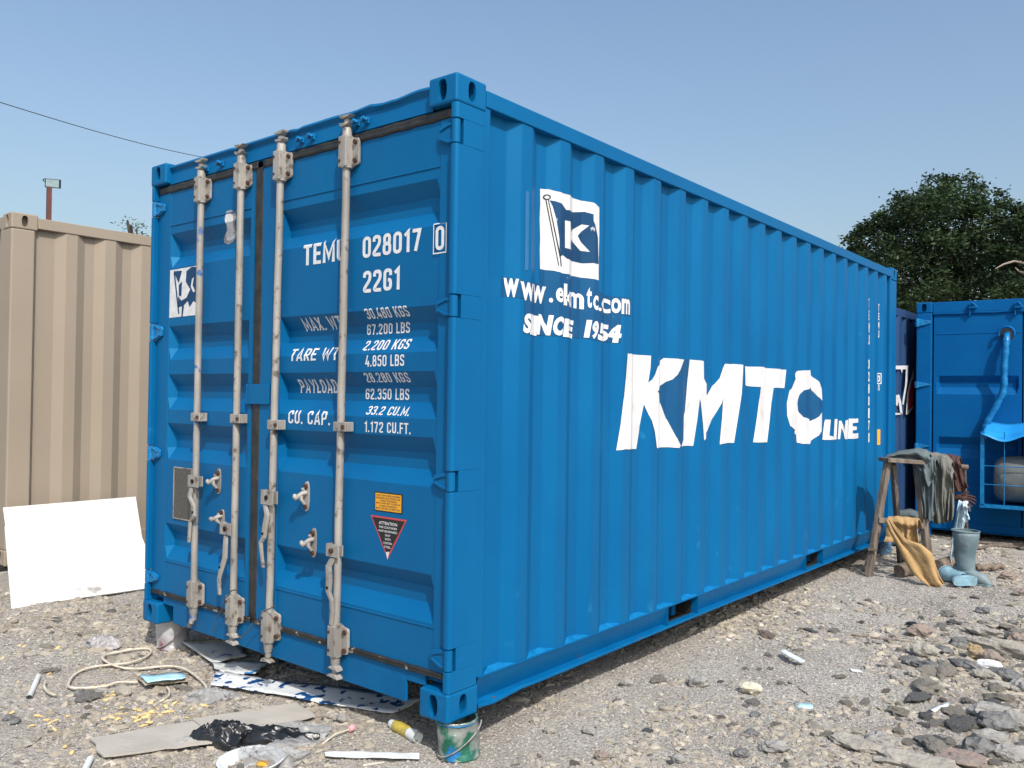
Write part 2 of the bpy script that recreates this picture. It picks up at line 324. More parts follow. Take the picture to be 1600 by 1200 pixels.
def grit(name, N, seed):
    R = np.random.RandomState(seed)
    bv = np.array([(1, 0, 0), (-1, 0, 0), (0, 1, 0), (0, -1, 0), (0, 0, 1), (0, 0, -1)], float)
    bf = np.array([(0, 2, 4), (2, 1, 4), (1, 3, 4), (3, 0, 4), (2, 0, 5), (1, 2, 5), (3, 1, 5), (0, 3, 5)])
    a = R.uniform(-.75, .62, N)+yaw; d = 1.9*(4.8**R.rand(N)); x = cx_-np.sin(a)*d; y = cy_+np.cos(a)*d
    s = .0016*(3.4**(R.rand(N)**1.8))*np.clip(d/3.0, .8, 2)
    V = bv[None]*(1+R.uniform(-.45, .4, (N, 6, 1)))*np.stack([s*R.uniform(.8, 1.6, N), s, s*R.uniform(.3, .8, N)], -1)[:, None, :]
    z = R.uniform(0, 2*PI, N); cz, sz = np.cos(z)[:, None], np.sin(z)[:, None]
    V = np.stack([V[..., 0]*cz-V[..., 1]*sz+x[:, None], V[..., 0]*sz+V[..., 1]*cz+y[:, None], V[..., 2]+V[..., 0]*.3+(gh(x, y)+s*.25)[:, None]], -1).reshape(-1, 3).astype(np.float32)
    F = (bf[None]+(np.arange(N)*6)[:, None, None]).reshape(-1, 3).astype(np.int32)
    me = bpy.data.meshes.new(name); me.vertices.add(len(V)); me.vertices.foreach_set('co', V.ravel())
    me.loops.add(F.size); me.loops.foreach_set('vertex_index', F.ravel()); me.polygons.add(len(F)); me.polygons.foreach_set('loop_start', (np.arange(len(F))*3).astype(np.int32)); me.polygons.foreach_set('use_smooth', np.zeros(len(F), bool)); me.update()
    g = R.uniform(.25, .44, (N, 1)); cc = g*np.array([[1.0, .95, .87]])*R.uniform(.93, 1.07, (N, 3))
    at = me.attributes.new('tint', 'FLOAT_COLOR', 'FACE'); at.data.foreach_set('color', np.repeat(np.concatenate([cc, np.ones((N, 1))], 1), 8, 0).astype(np.float32).ravel())
    me.materials.append(bpy.data.materials['gravel_stone']); o = bpy.data.objects.new(name, me); col.objects.link(o)
    return tag(o, 'fine grit and sand between the gravel stones', 'grit', kind='stuff')
grit('grit', 280000, 17)

# ------------------------------------------------------------------ main container geometry
B = .15; TOP = B+2.591; L = 6.058; WD = 2.438
PER = .277; S0 = .21; DEP = .036
def sdep(y):                          # depth of the long side's corrugation at y
    if y < S0 or y > 5.86: return 0.0
    k = (y-S0)/PER; i = int(k); u = (k-i)*PER
    if i >= 20 and u > .138: return DEP
    if u < .068: return DEP if i == 0 else DEP*u/.068
    if u < .138: return DEP
    if u < .205: return DEP*(1-(u-.138)/.067)
    return 0.0
def sbreaks():
    L_ = [S0]
    for i in range(21):
        for u in (0, .068, .138, .205):
            y = S0+i*PER+u
            if i == 0 and u in (0, .068): continue
            if y < 5.86: L_.append(y)
    return L_
XS = -.006                            # crest plane
def sx(y): return XS-sdep(y)
YF = .035; DG = .044                  # door face and groove depth
GRV = [(2.340, 2.275, 2.212, 2.147), (1.820, 1.757, 1.697, 1.630), (1.550, 1.485, 1.420, 1.353), (1.277, 1.210, 1.140, 1.075), (.718, .655, .588, .520)]
def ddep(z):
    for a, b, c, d in GRV:
        if d <= z <= a:
            if z > b: return DG*(a-z)/(a-b)
            if z > c: return DG
            return DG*(z-d)/(c-d)
    return 0.0
def dy(z): return YF+ddep(z)
def hit(a, b, f):                     # first crossing of the segment a-b where f turns positive
    n = 60; p0 = a
    for k in range(1, n+1):
        p1 = a.lerp(b, k/n)
        if f(p1) >= 0:
            for _ in range(14):
                m_ = p0.lerp(p1, .5)
                if f(m_) >= 0: p1 = m_
                else: p0 = m_
            return p1
        p0 = p1
    return b
def pxs(X, Y): p = hit(at_x(X, Y, .0), at_x(X, Y, XS-DEP-.001), lambda p: sx(p.y)-p.x+1e-6); return (p.y, p.z)
def pxd(X, Y): p = hit(at_y(X, Y, YF-.004), at_y(X, Y, YF+DG+.001), lambda p: p.y-dy(p.z)+1e-6); return (p.x, p.z)

box_root = empty('shipping_container', (-WD/2, L/2, B), 'freshly painted bright blue shipping container with big white letters, standing on paint tins', 'shipping container')
R_ = box_root

def casting(parent, xs, ys, z0, ysign, xsign, mats='paint', W_=.162, D_=.178, H_=.118, hole=True, holes=None):
    """corner casting: outer corner at (xs, ys); the body runs to -xsign in x and -ysign in y"""
    bm = bmesh.new(); bmesh.ops.create_cube(bm, size=1)
    cx, cy, cz = xs-xsign*W_/2, ys-ysign*D_/2, z0+H_/2
    for v in bm.verts: v.co = (v.co.x*W_+cx, v.co.y*D_+cy, v.co.z*H_+cz)
    bmesh.ops.bevel(bm, geom=list(bm.edges), offset=.011, segments=3, profile=.5, affect='EDGES')
    for axis_ in ((0, xsign), (1, ysign)):
        bm.faces.ensure_lookup_table()
        nv = Vector((0, 0, 0)); nv[axis_[0]] = axis_[1]
        f = max((f for f in bm.faces if f.normal.dot(nv) > .99), key=lambda f: f.calc_area())
        cs = [v for v in f.verts]; bmesh.ops.delete(bm, geom=[f], context='FACES_ONLY')
        cen = sum((v.co for v in cs), Vector())/len(cs)
        h = Vector((0, 0, 1)); w = nv.cross(h)
        n = 24; rx, rz = (.0255, .044) if axis_[0] == 1 else (.022, .042)
        pts = []
        for k in range(n):
            a = 2*PI*k/n; qx, qz = math.cos(a), math.sin(a)
            px = math.copysign(abs(qx)**.75, qx)*rx; pz = math.copysign(abs(qz)**.85, qz)*rz
            pts.append(bm.verts.new(cen+w*px+h*pz))
        ang = lambda v: math.atan2((v.co-cen).dot(h), (v.co-cen).dot(w)) % (2*PI)
        cs.sort(key=ang); nc = len(cs)
        def near(k): return min(range(nc), key=lambda j: abs((ang(cs[j])-2*PI*(k+.5)/n+PI) % (2*PI)-PI))
        q = [0]*n
        for k in range(n):
            a = 2*PI*(k+.5)/n; q[k] = int(a//(PI/2)) % 4
        for k in range(n):
            k2 = (k+1) % n
            try: bm.faces.new((pts[k], pts[k2], cs[q[k]]))
            except ValueError: pass
            if q[k] != q[k2]:
                try: bm.faces.new((pts[k2], cs[q[k2]], cs[q[k]]))
                except ValueError: pass
        inn = [bm.verts.new(p.co-nv*.013) for p in pts]; out_ = [bm.verts.new(cen+(p.co-cen)*1.22-nv*.0135) for p in pts]; dp = [bm.verts.new(cen+(p.co-cen)*1.22-nv*.125) for p in pts]
        for A_, B2_ in ((pts, inn), (inn, out_), (out_, dp)):
            for k in range(n): bm.faces.new((A_[k], B2_[k], B2_[(k+1) % n], A_[(k+1) % n]))
        bm.faces.new(dp)
    bmesh.ops.recalc_face_normals(bm, faces=bm.faces)
    me = bpy.data.meshes.new('corner_casting'); off = parent['_o']
    for v in bm.verts: v.co -= Vector(off)
    bm.to_mesh(me); bm.free(); me.materials.append(M[mats])
    o = bpy.data.objects.new('corner_casting', me); col.objects.link(o); o.parent = parent; o['_o'] = list(off)
    return o
for (xs, xg) in ((0, 1), (-WD, -1)):
    for (ys, yg) in ((0, -1), (L, 1)):
        for z0 in (B, TOP-.118): casting(R_, xs, ys, z0, yg, xg)

# long right side wall
mb = MB(); ys = [.165]+sbreaks()+[5.86, 5.9]
prof = []
for y in ys:
    if abs(y-S0) < 1e-6: prof += [(XS, S0), (XS-DEP, S0+.0005)]
    elif y >= 5.86:
        if abs(y-5.86) < 1e-6: prof += [(XS-DEP, 5.86), (XS, 5.8605)]
        else: prof.append((XS, y))
    else: prof.append((XS-sdep(y), y))
zz = np.linspace(B+.145, B+2.495, 12)
mb.grid([[(x, y, z) for (x, y) in prof] for z in zz], sm=False)
mb.build('side_wall', 'paint', R_, bevel=.006, seg=2, angle=20)
mb = MB()
for i in range(21):                     # sloping ledges of weld and paint at the foot of each trough
    y0, y1, y2, y3 = S0+i*PER+.004, S0+i*PER+.068, S0+i*PER+.138, min(5.855, S0+i*PER+.203)
    if i == 0: y0 = S0+.002
    zt_ = B+.158; zo = B+.1462
    mb.add([(XS, y0, zo), (XS-DEP, y1, zt_), (XS-DEP, y2, zt_), (XS, y3, zo), (XS+.003, y3, zo), (XS+.003, y0, zo)], [(0, 1, 2, 3, 4, 5)])
mb.build('weld_ledges', 'paint_gloss', R_)
# left side wall, far end wall, roof, floor
mb = MB(); mb.grid([[(-WD-x, y, z) for (x, y) in prof] for z in (B+.145, B+2.495)], sm=False); mb.build('side_wall', 'paint', R_)
mb = MB(); ex = [-.162-i*(WD-.324)/24 for i in range(25)]
mb.grid([[(x, L-.01-(DEP if (i//2) % 2 else 0), z) for i, x in enumerate(ex)] for z in (B+.145, B+2.5)], sm=False); mb.build('end_wall', 'paint', R_)
mb = MB(); rr = [.12+i*.1 for i in range(59)]
mb.grid([[(x, y, B+2.575-(.018 if (i//2) % 2 else 0)) for i, y in enumerate(rr)] for x in (-.05, -WD+.05)], sm=False); mb.build('roof', 'paint', R_)
mb = MB(); mb.box(-.05, -WD+.05, .06, L-.05, B+.132, B+.16)
for i in range(18): mb.box(-.11, -WD+.11, .4+i*.31, .445+i*.31, B+.03, B+.131)
mb.build('underframe', 'paint_rail', R_)
# rails
def rough_edge(y0, y1, n, f): return [y0+(y1-y0)*i/n for i in range(n+1)]
for sgn in (1, -1):
    f = (lambda x: x) if sgn == 1 else (lambda x: -WD-x)
    mb = MB(); mb.box(f(-.06), f(.0), .178, L-.178, B+2.496, B+2.566); mb.build('top_rail', 'paint', R_, bevel=.004)
    p1 = (at_x(1038, 960, -.03).y, at_x(1085, 945, -.03).y); p2 = (at_x(1254.5, 885, -.03).y, at_x(1281, 876, -.03).y)
    mb = MB()
    n = 60; yy = [.178+(L-.356)*i/n for i in range(n+1)]
    zb = lambda y: B+.022-.020*min(1, max(0, (y-2.2)/3.5))
    mb.grid([[(f(-.06), y, B+.1455), (f(-.0015), y, B+.1455), (f(-.0015), y, B+.139)] for y in yy], sm=False)
    def lo(y): return -.024*math.exp(-((y-.30)/.09)**2)+.014*math.exp(-((y-.42)/.05)**2)
    mb.grid([[(f(-.044), y, zb(y)+.014), (f(-.004), y, zb(y)+.012+lo(y)*.5), (f(.0), y, zb(y)+.009+lo(y)*.5), (f(.0), y, zb(y)+lo(y)*.5), (f(-.044), y, zb(y)+.004)] for y in yy], sm=False)
    a = .178
    for (q0, q1) in (p1, p2, (L-.178, L-.178)):
        k_ = max(2, int((q0-a)/.15)); seg_ = [a+(q0-a)*i/k_ for i in range(k_+1)]
        mb.grid([[(f(-.0035), y, B+.139), (f(-.044), y, zb(y)+.0135), (f(-.052), y, zb(y)+.0135), (f(-.012), y, B+.139), (f(-.0035), y, B+.139)] for y in seg_], sm=False); a = q1
    for (q0, q1) in (p1, p2):
        mb.box(f(-.052), f(-.004), q0-.004, q0-.001, zb(q0)+.014, B+.1385); mb.box(f(-.052), f(-.004), q1+.001, q1+.004, zb(q1)+.014, B+.1385)
        mb.box(f(-1.0), f(-.0535), q0-.008, q0, B+.02, B+.135, 1); mb.box(f(-1.0), f(-.0535), q1, q1+.008, B+.02, B+.135, 1)  # tunnel walls coloured near-black to stand for the shade inside the pocket
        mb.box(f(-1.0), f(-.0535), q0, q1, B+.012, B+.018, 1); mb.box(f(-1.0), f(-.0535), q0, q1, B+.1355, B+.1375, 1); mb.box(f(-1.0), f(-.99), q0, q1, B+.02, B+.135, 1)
    mb.build('bottom_rail', ['paint_rail', 'near_black'], R_)
# posts with hinge pockets at the door end
HR = [(2.456, 2.560), (1.760, 1.855), (1.064, 1.150), (.352, .445)]
HL = [(2.448, 2.540), (1.740, 1.842), (1.056, 1.148), (.361, .440)]
for sgn, HS in ((1, HR), (-1, HL)):
    f = (lambda x: x) if sgn == 1 else (lambda x: -WD-x)
    mb = MB(); z = B+.1185; zs = sorted(HS)
    def seg(za, zb, full):
        poly = [(-.052, .05), (-.052, .165), (0, .165), (0, .045), (-.004, .045)] if not full else \
            [(-.052, .05), (-.052, .165), (0, .165), (0, .016), (-.005, .006), (-.014, .002), (-.028, .002), (-.034, .006), (-.034, .05)]
        mb.prism([(f(x), y, za) for x, y in poly], (0, 0, zb-za))
    for (h0, h1) in zs: seg(z, h0, True); seg(h0, h1, False); z = h1
    seg(z, B+2.591-.1185, True)
    mb.build('corner_post', 'paint', R_, bevel=.002)
    mb = MB(); mb.box(f(-.162), f(-.001), L-.158, L-.001, B+.1185, B+2.4725); mb.build('corner_post', 'paint', R_, bevel=.012, seg=3)
# header over the doors (its lip a little battered) and the sill under them
mb = MB(); n = 48; rows = []
for i in range(n+1):
    x = -.163-(WD-.326)*i/n
    w = .006*math.sin(i*.9)*math.exp(-((i-6)/7)**2)-.006*(1 if i in (7, 8, 21, 33) else 0)
    rows.append([(x, .16, B+2.574), (x, .030, B+2.574+w), (x, .024, B+2.562+w), (x, .040, B+2.545), (x, .030, B+2.470), (x, .05, B+2.462), (x, .16, B+2.462)])
mb.grid(rows, sm=False); mb.build('door_header', 'paint', R_)
mb = MB()
for a, b, z in ((-.163, -.275, .262), (-.275, -2.165, .172), (-2.165, -WD+.163, .262)): mb.box(a, b-.0005, .034, .046, z, .318)
mb.box(-.163, -WD+.163, .047, .11, .285, .318)
mb.build('door_sill', 'paint_rail', R_, bevel=.003)
# header keepers
for (X, Y) in ((322, 262), (345, 254), (470, 217), (487, 212), (557, 190), (572, 186)):
    p = at_y(X, Y, .02); mb = MB()
    mb.box(p.x-.010, p.x+.012, .012, .032, p.z-.018, p.z+.008); mb.tube([(p.x-.022, .014, p.z+.008), (p.x-.012, .006, p.z-.012), (p.x+.004, .002, p.z+.002), (p.x+.022, .010, p.z-.010)], [.006, .007, .008, .006], 8)
    mb.build('cam_keeper', 'paint_gloss', R_, bevel=.004)

# ------------------------------------------------------------------ doors
XE = -.042                                        # right door outer edge
seam = lambda z: pxd(*(lambda Y: (408+ (402-395)*(600-Y)/360*.95, Y))(600-(z-1.495)*300))[0]
xs_seam = at_y(407.5, 600, YF).x; xl_seam = at_y(394, 600, YF).x
XI = -.118; XJ = at_y(437, 600, YF).x             # groove ends of the right door
ZL0, ZL1 = .325, 2.573
LE = -WD+.042; LI = at_y(263, 600, YF).x; LJ = at_y(388.5, 600, YF).x
def leaf(name, xa, xb, ia, ib):
    """xa,ia on the right; xb,ib on the left"""
    mb = MB(); zs = [ZL0, .506]+sorted([z for g in GRV for z in g])+[2.386, ZL1]; zs = sorted(set(zs))
    T = .022; TL = .02 if ib < -2 else .005; xsn = [xa, ia+.001, ia, ia-(T if ia > -.5 else .004), ib+TL, ib, ib-.001, xb]
    rows = []
    for z in zs:
        r = []
        for k, x in enumerate(xsn):
            d = ddep(z) if k in (3, 4) else 0
            pr = -.0035 if k in (0, 1, 6, 7) else 0
            r.append((x, YF+d+pr, z))
        rows.append(r)
    mb.grid(rows, sm=False)
    mb.box(xb, xa, YF+.045, YF+.06, ZL0, ZL1)
    for (x, q) in ((xa, 1), (xb, -1)): mb.box(x-.0005, x+.0005, YF-.003, YF+.05, ZL0, ZL1)
    mb.box(xa, xb, YF, YF+.05, ZL1-.001, ZL1+.0005); mb.box(xa, xb, YF, YF+.05, ZL0-.0005, ZL0+.001)
    for z in (.506, 2.386): mb.tube([(ia, YF-.001, z), (ib, YF-.001, z)], .0035, 6)
    return mb.build(name, 'paint', R_, bevel=.004, seg=2, angle=20)
door_r = leaf('door', XE, xs_seam, XI, XJ)
door_l = leaf('door', xl_seam, LE, LJ, LI)
tag(door_r, 'right door with white weight lettering and yellow label'); tag(door_l, 'left door with torn flag placard')
# gaskets
def gk(name, pts, w, mats, par):
    mb = MB(); rows = []
    for p in pts:
        p = Vector(p[:3]); rows.append(p)
    n = len(rows); R2 = []
    vert = abs((rows[-1]-rows[0]).z) > 1
    for i, p in enumerate(rows):
        q = []
        for k in range(9):
            a = -1+k/4.; yy = -.010*math.sqrt(max(0, 1-a*a))-(.004 if k in (2, 6) else 0)
            q.append((p.x+(a*w/2 if vert else 0), p.y+yy, p.z+(0 if vert else a*w/2)))
        R2.append(q)
    mb.grid(R2, sm=True); return mb.build(name, mats, par, solid=.004)
jit = lambda i, s: s*math.sin(i*1.7)+s*.6*math.sin(i*4.1)
gk('gasket', [((XE-.0)+(xs_seam-XE)*i/30, .036, 2.594+jit(i, .0015)) for i in range(31)], .046, 'gasket', door_r)
gk('gasket', [(xl_seam+.03+(LE-xl_seam-.03)*i/30, .036, 2.594+jit(i, .0015)) for i in range(31)], .046, 'gasket', door_l)
gk('gasket', [((XE-.0)+(xs_seam-XE)*i/40, .034, .320+jit(i, .001)) for i in range(41)], .030, 'gasket_worn', door_r)
gk('gasket', [(xl_seam+.03+(LE-xl_seam-.03)*i/40, .034, .320+jit(i, .001)) for i in range(41)], .030, 'gasket_worn', door_l)
xm = (xs_seam+xl_seam)/2
gk('gasket', [(xm, .040, .31+2.27*i/30) for i in range(31)], abs(xs_seam-xl_seam)+.004, 'gasket', door_r)
# lock plate over the seam
a = at_y(385, 600, YF-.012); b = at_y(420, 632, YF-.012)
mb = MB(); mb.box(a.x, b.x, YF-.016, YF-.005, b.z, a.z); mb.box(a.x+.01, a.x+.02, YF-.02, YF-.016, b.z, a.z)
mb.build('lock_plate', 'paint', door_r, bevel=.005)
# hinges
for HS, sgn, par in ((HR, 1, door_r), (HL, -1, door_l)):
    f = (lambda x: x) if sgn == 1 else (lambda x: -WD-x)
    for (h0, h1) in HS:
        mb = MB(); m_ = .006; c = (h0+h1)/2
        mb.cyl((f(-.019), .020, h0+m_), (f(-.019), .020, h1-m_), .0175, 16)
        poly = [(-.02, h0+.010), (-.062, h0+.006), (-.118, h0+.028), (-.122, c+.012), (-.112, h1-.022), (-.062, h1-.010), (-.02, h1-.010)]
        mb.prism([(f(x), .018, z) for x, z in poly], (0, .013, 0))
        mb.prism([(f(x), .012, z) for x, z in ((-.03, h0+.010), (-.060, h0+.010), (-.105, h0+.030), (-.105, h0+.040), (-.06, h0+.022), (-.03, h0+.022))], (0, .010, 0))
        mb.prism([(f(x), .012, z) for x, z in ((-.03, h1-.012), (-.060, h1-.014), (-.105, h1-.030), (-.105, h1-.040), (-.06, h1-.026), (-.03, h1-.024))], (0, .010, 0))
        mb.cyl((f(-.019), .020, h0-.003), (f(-.019), .020, h0+.005), .012, 10); mb.cyl((f(-.019), .020, h1-.005), (f(-.019), .020, h1+.003), .012, 10)
        mb.build('hinge', 'paint_gloss' if sgn == -1 else 'paint', par, bevel=.002)

# locking rods, guides, cams
YR = .006
rods = [(door_l, (315, 262), (302, 968), 'galv_paint'), (door_l, (377.5, 236), (363.5, 985), 'galv'),
        (door_r, (440, 215), (419, 1018), 'galv'), (door_r, (543, 192), (524, 1040), 'galv')]
# pixel heights: top guide, mid guide, bottom guide (top, bottom)
gd = [((278, 316), (645, 658), (908, 947)), ((256, 295), (647, 661), (930, 975)), ((237, 282), (656, 671), (955, 1002)), ((214, 262), (659, 674), (977, 1024))]
for i, (par, t, b_, mt) in enumerate(rods):
    T0 = at_y(t[0], t[1], YR); T1 = at_y(b_[0], b_[1], YR)
    fx = lambda Y: t[0]+(b_[0]-t[0])*(Y-t[1])/(b_[1]-t[1])
    P = lambda Y: at_y(fx(Y), Y, YR)
    mb = MB(); k = 14
    mb.tube([T0+(T1-T0)*j/k+Vector((.0015*math.sin(j*2.1+i), 0, 0)) for j in range(k+1)], .0172, 16)
    rod = mb.build('locking_rod', mt, par)
    for gi, (g0, g1) in enumerate(gd[i]):
        a = P(g0); c = P(g1); h = a.z-c.z; mb = MB(); x0 = (a.x+c.x)/2
        if gi == 1:
            mb.box(x0-.026, x0+.058, YR-.021, YR-.012, c.z, a.z); mb.box(x0+.022, x0+.060, YR-.012, YF-.004, c.z, a.z); mb.box(x0-.028, x0-.021, YR-.021, YF-.004, c.z, a.z)
            mb.cyl((x0+.044, YR-.028, (a.z+c.z)/2), (x0+.044, YR-.02, (a.z+c.z)/2), .0095, 10, 1)
        else:
            mb.tube([(x0, YR, c.z-.004), (x0, YR, c.z+h*.06)], .0265, 18); mb.tube([(x0, YR, a.z-h*.04), (x0, YR, a.z+.004)], .0255, 18)
            mb.box(x0-.027, x0+.024, YR-.027, YF-.004, c.z, a.z)
            mb.prism([(x0+.024, YF-.016, c.z+.004), (x0+.060, YF-.016, c.z+.010), (x0+.066, YF-.016, c.z+.02), (x0+.066, YF-.016, a.z-.02), (x0+.060, YF-.016, a.z-.010), (x0+.024, YF-.016, a.z-.004)], (0, .012, 0))
            for zz_ in (c.z+h*.2, a.z-h*.2):
                mb.cyl((x0+.046, YF-.026, zz_), (x0+.046, YF-.014, zz_), .011, 10, 1); mb.cyl((x0-.016, YR-.031, zz_), (x0-.016, YR-.026, zz_), .0065, 8, 1)
        mb.build('rod_guide', ['galv', 'rust'], par, bevel=.004)
    for end, z0, s in ((0, P(gd[i][0][0]).z, 1), (1, P(gd[i][2][1]).z, -1)):
        x0 = (T0 if end == 0 else T1).x; mb = MB()
        mb.tube([(x0, YR, z0-.002*s), (x0, YR, z0+.035*s), (x0, YR, z0+.05*s), (x0, YR, z0+.075*s)], [.022, .021, .014, .015], 14)
        q = .5+.5*((i*7+end*3) % 3)/2
        if i == 0 and end == 1:
            mb.tube([(x0-.004, YR-.004, z0-.07), (x0+.012, YR-.02, z0-.088), (x0+.0, YR-.02, z0-.10), (x0-.012, YR-.01, z0-.09)], [.014, .013, .013, .009], 8)
        else:
            for (zo, w_) in ((.052, .034), (.088, .044)):
                sgn = 1 if (i+end) % 2 else -1
                if zo == .088 or i != 2 or end == 0:
                    mb.prism([(x0-.018*sgn, YR-.022, z0+(zo-.010)*s), (x0+w_*sgn*.5, YR-.024, z0+(zo-.006)*s), (x0+w_*sgn, YR-.020, z0+(zo+.006)*s), (x0+w_*.4*sgn, YR-.022, z0+(zo+.004)*s), (x0-.020*sgn, YR-.022, z0+(zo+.008)*s), (x0-.038*sgn, YR-.02, z0+(zo+.012)*s), (x0-.034*sgn, YR-.02, z0+(zo+.001)*s)], (0, .034, 0))
            mb.tube([(x0, YR, z0+.07*s), (x0, YR, z0+.095*s)], [.013, .009], 10)
        mb.build('rod_cam', 'galv', par, bevel=.003)
# handles: (hub box px, lever polyline px)
hd = [(door_l, (294, 742, 309, 762), [(299, 762), (296, 776), (302, 790), (303, 806), (297, 816), (295, 847)]),
      (door_l, (344, 816, 360, 837), [(353, 837), (352, 850), (351, 872), (345, 892), (342, 905), (343, 929)]),
      (door_r, (408, 765, 426, 790), [(414, 789), (417, 805), (414, 822), (412, 840), (407, 848), (409, 868), (411, 886)]),
      (door_r, (510, 849, 528, 872), [(520, 872), (513, 885), (514, 905), (513, 925), (518, 938), (519, 955), (517, 976)])]
for par, (a0, b0, a1, b1), pl in hd:
    yh = -.022; p = at_y(a0, b0, yh); q = at_y(a1, b1, yh); mb = MB()
    mb.box(p.x, q.x, yh-.002, yh+.004, q.z, p.z); mb.box(p.x, p.x+.006, yh+.004, yh+.03, q.z, p.z); mb.box(p.x, q.x, yh+.022, yh+.028, q.z+.004, p.z-.004)
    mb.cyl(((p.x+q.x)/2, yh-.008, (p.z+q.z)/2), ((p.x+q.x)/2, yh-.002, (p.z+q.z)/2), .011, 10, 1)
    pts = [at_y(X, Y, yh+.006-.010*math.sin(PI*k/(len(pl)-1))) for k, (X, Y) in enumerate(pl)]
    w = [.040, .044, .046, .042, .034, .030, .028]
    rows = []
    for k, c in enumerate(pts): rows.append([(c.x-w[k]/2, c.y, c.z), (c.x-w[k]*.2, c.y-.006, c.z), (c.x+w[k]*.2, c.y-.006, c.z), (c.x+w[k]/2, c.y, c.z)])
    mb.grid(rows, sm=False)
    c = pts[3]; mb.cyl((c.x, c.y-.010, c.z+.02), (c.x, c.y-.004, c.z+.02), .006, 8, 1)
    mb.build('door_handle', ['galv', 'rust'], par, solid=.005)
for par, (x0, y0, x1, y1) in ((door_l, (336, 732, 344, 772)), (door_l, (340.5, 796, 350, 824)), (door_r, (471, 752, 484, 799)), (door_r, (482, 825, 495, 871))):
    p = at_y((x0+x1)/2+1.5, y0, YF-.006); q = at_y((x0+x1)/2+1.5, y1, YF-.006); xc = (p.x+q.x)/2; zt, zb = p.z, q.z; zc = (zt+zb)/2; h = (zt-zb)/2
    mb = MB(); pts = []
    for k in range(20):
        a = 2*PI*k/20; pts.append((xc+.018*math.copysign(abs(math.cos(a))**.8, math.cos(a)), YF-.008, zc+h*math.copysign(abs(math.sin(a))**.75, math.sin(a))))
    mb.prism(pts, (0, .007, 0))
    mb.tube([(xc+.002, YF-.008, zc+h*.25), (xc-.002, YF-.03, zc+h*.2), (xc-.012, YF-.042, zc+h*.02), (xc-.020, YF-.048, zc-h*.12), (xc-.030, YF-.050, zc-h*.02), (xc-.034, YF-.048, zc+h*.14)], [.011, .011, .012, .011, .011, .008], 9)
    mb.tube([(xc-.004, YF-.03, zc+h*.18), (xc+.0, YF-.035, zc-h*.15), (xc+.006, YF-.02, zc-h*.5)], [.008, .009, .007], 8)
    mb.tube([(xc-.006, YF-.012, zc+h*.25), (xc-.006, YF-.024, zc+h*.55)], [.009, .008], 8)
    mb.cyl((xc, YF-.020, zc+h*.66), (xc, YF-.008, zc+h*.66), .012, 10, 1); mb.cyl((xc, YF-.018, zc-h*.70), (xc, YF-.008, zc-h*.70), .010, 10, 1)
    mb.build('handle_catch', ['galv', 'rust'], par)
# wire seals
def wireseal(px, par, r=.0028):
    mb = MB(); pts = [at_y(X, Y, y) for X, Y, y in px]; q = []
    for k in range(len(pts)-1):
        for j in range(4): q.append(pts[k].lerp(pts[k+1], j/4)+Vector((.002*math.sin(k*5+j*2), 0, .002*math.cos(k*3+j*3))))
    q.append(pts[-1]); mb.tube(q, r, 6); mb.build('wire_seal', 'wire', par)
wireseal([(371, 922, -.02), (362, 922, -.024), (352, 936, -.02), (346, 955, -.005), (337, 965, -.01), (336, 978, -.01), (332, 988, -.01)], door_l)
wireseal([(430, 948, -.02), (420, 951, -.024), (412, 956, -.02), (400, 970, -.01), (388, 985, -.012), (377, 997, -.016), (371, 992, -.02)], door_r)

# ------------------------------------------------------------------ decals: lettering and stickers that follow the corrugated steel
def polymesh(polys):
    """list of 2-D polygons -> (verts, faces) triangulated"""
    V = []; F = []
    from mathutils.geometry import tessellate_polygon
    for p in polys:
        t = tessellate_polygon([[Vector((a, b, 0)) for a, b in p]]); o = len(V); V += list(p); F += [tuple(i+o for i in q) for q in t]
    return V, F
def text2d(s, off=0.0, font_space=1.0):
    cu = bpy.data.curves.new('t', 'FONT'); cu.body = s; cu.offset = off; cu.resolution_u = 4; cu.space_character = font_space
    o = bpy.data.objects.new('t', cu); col.objects.link(o); dg = bpy.context.evaluated_depsgraph_get(); dg.update()
    me = bpy.data.meshes.new_from_object(o.evaluated_get(dg))
    V = [(v.co.x, v.co.y) for v in me.vertices]; F = [tuple(p.vertices) for p in me.polygons]
    bpy.data.objects.remove(o); bpy.data.curves.remove(cu); bpy.data.meshes.remove(me)
    return V, F
l_, r_, b_, t_ = .085, .415, .08, .92
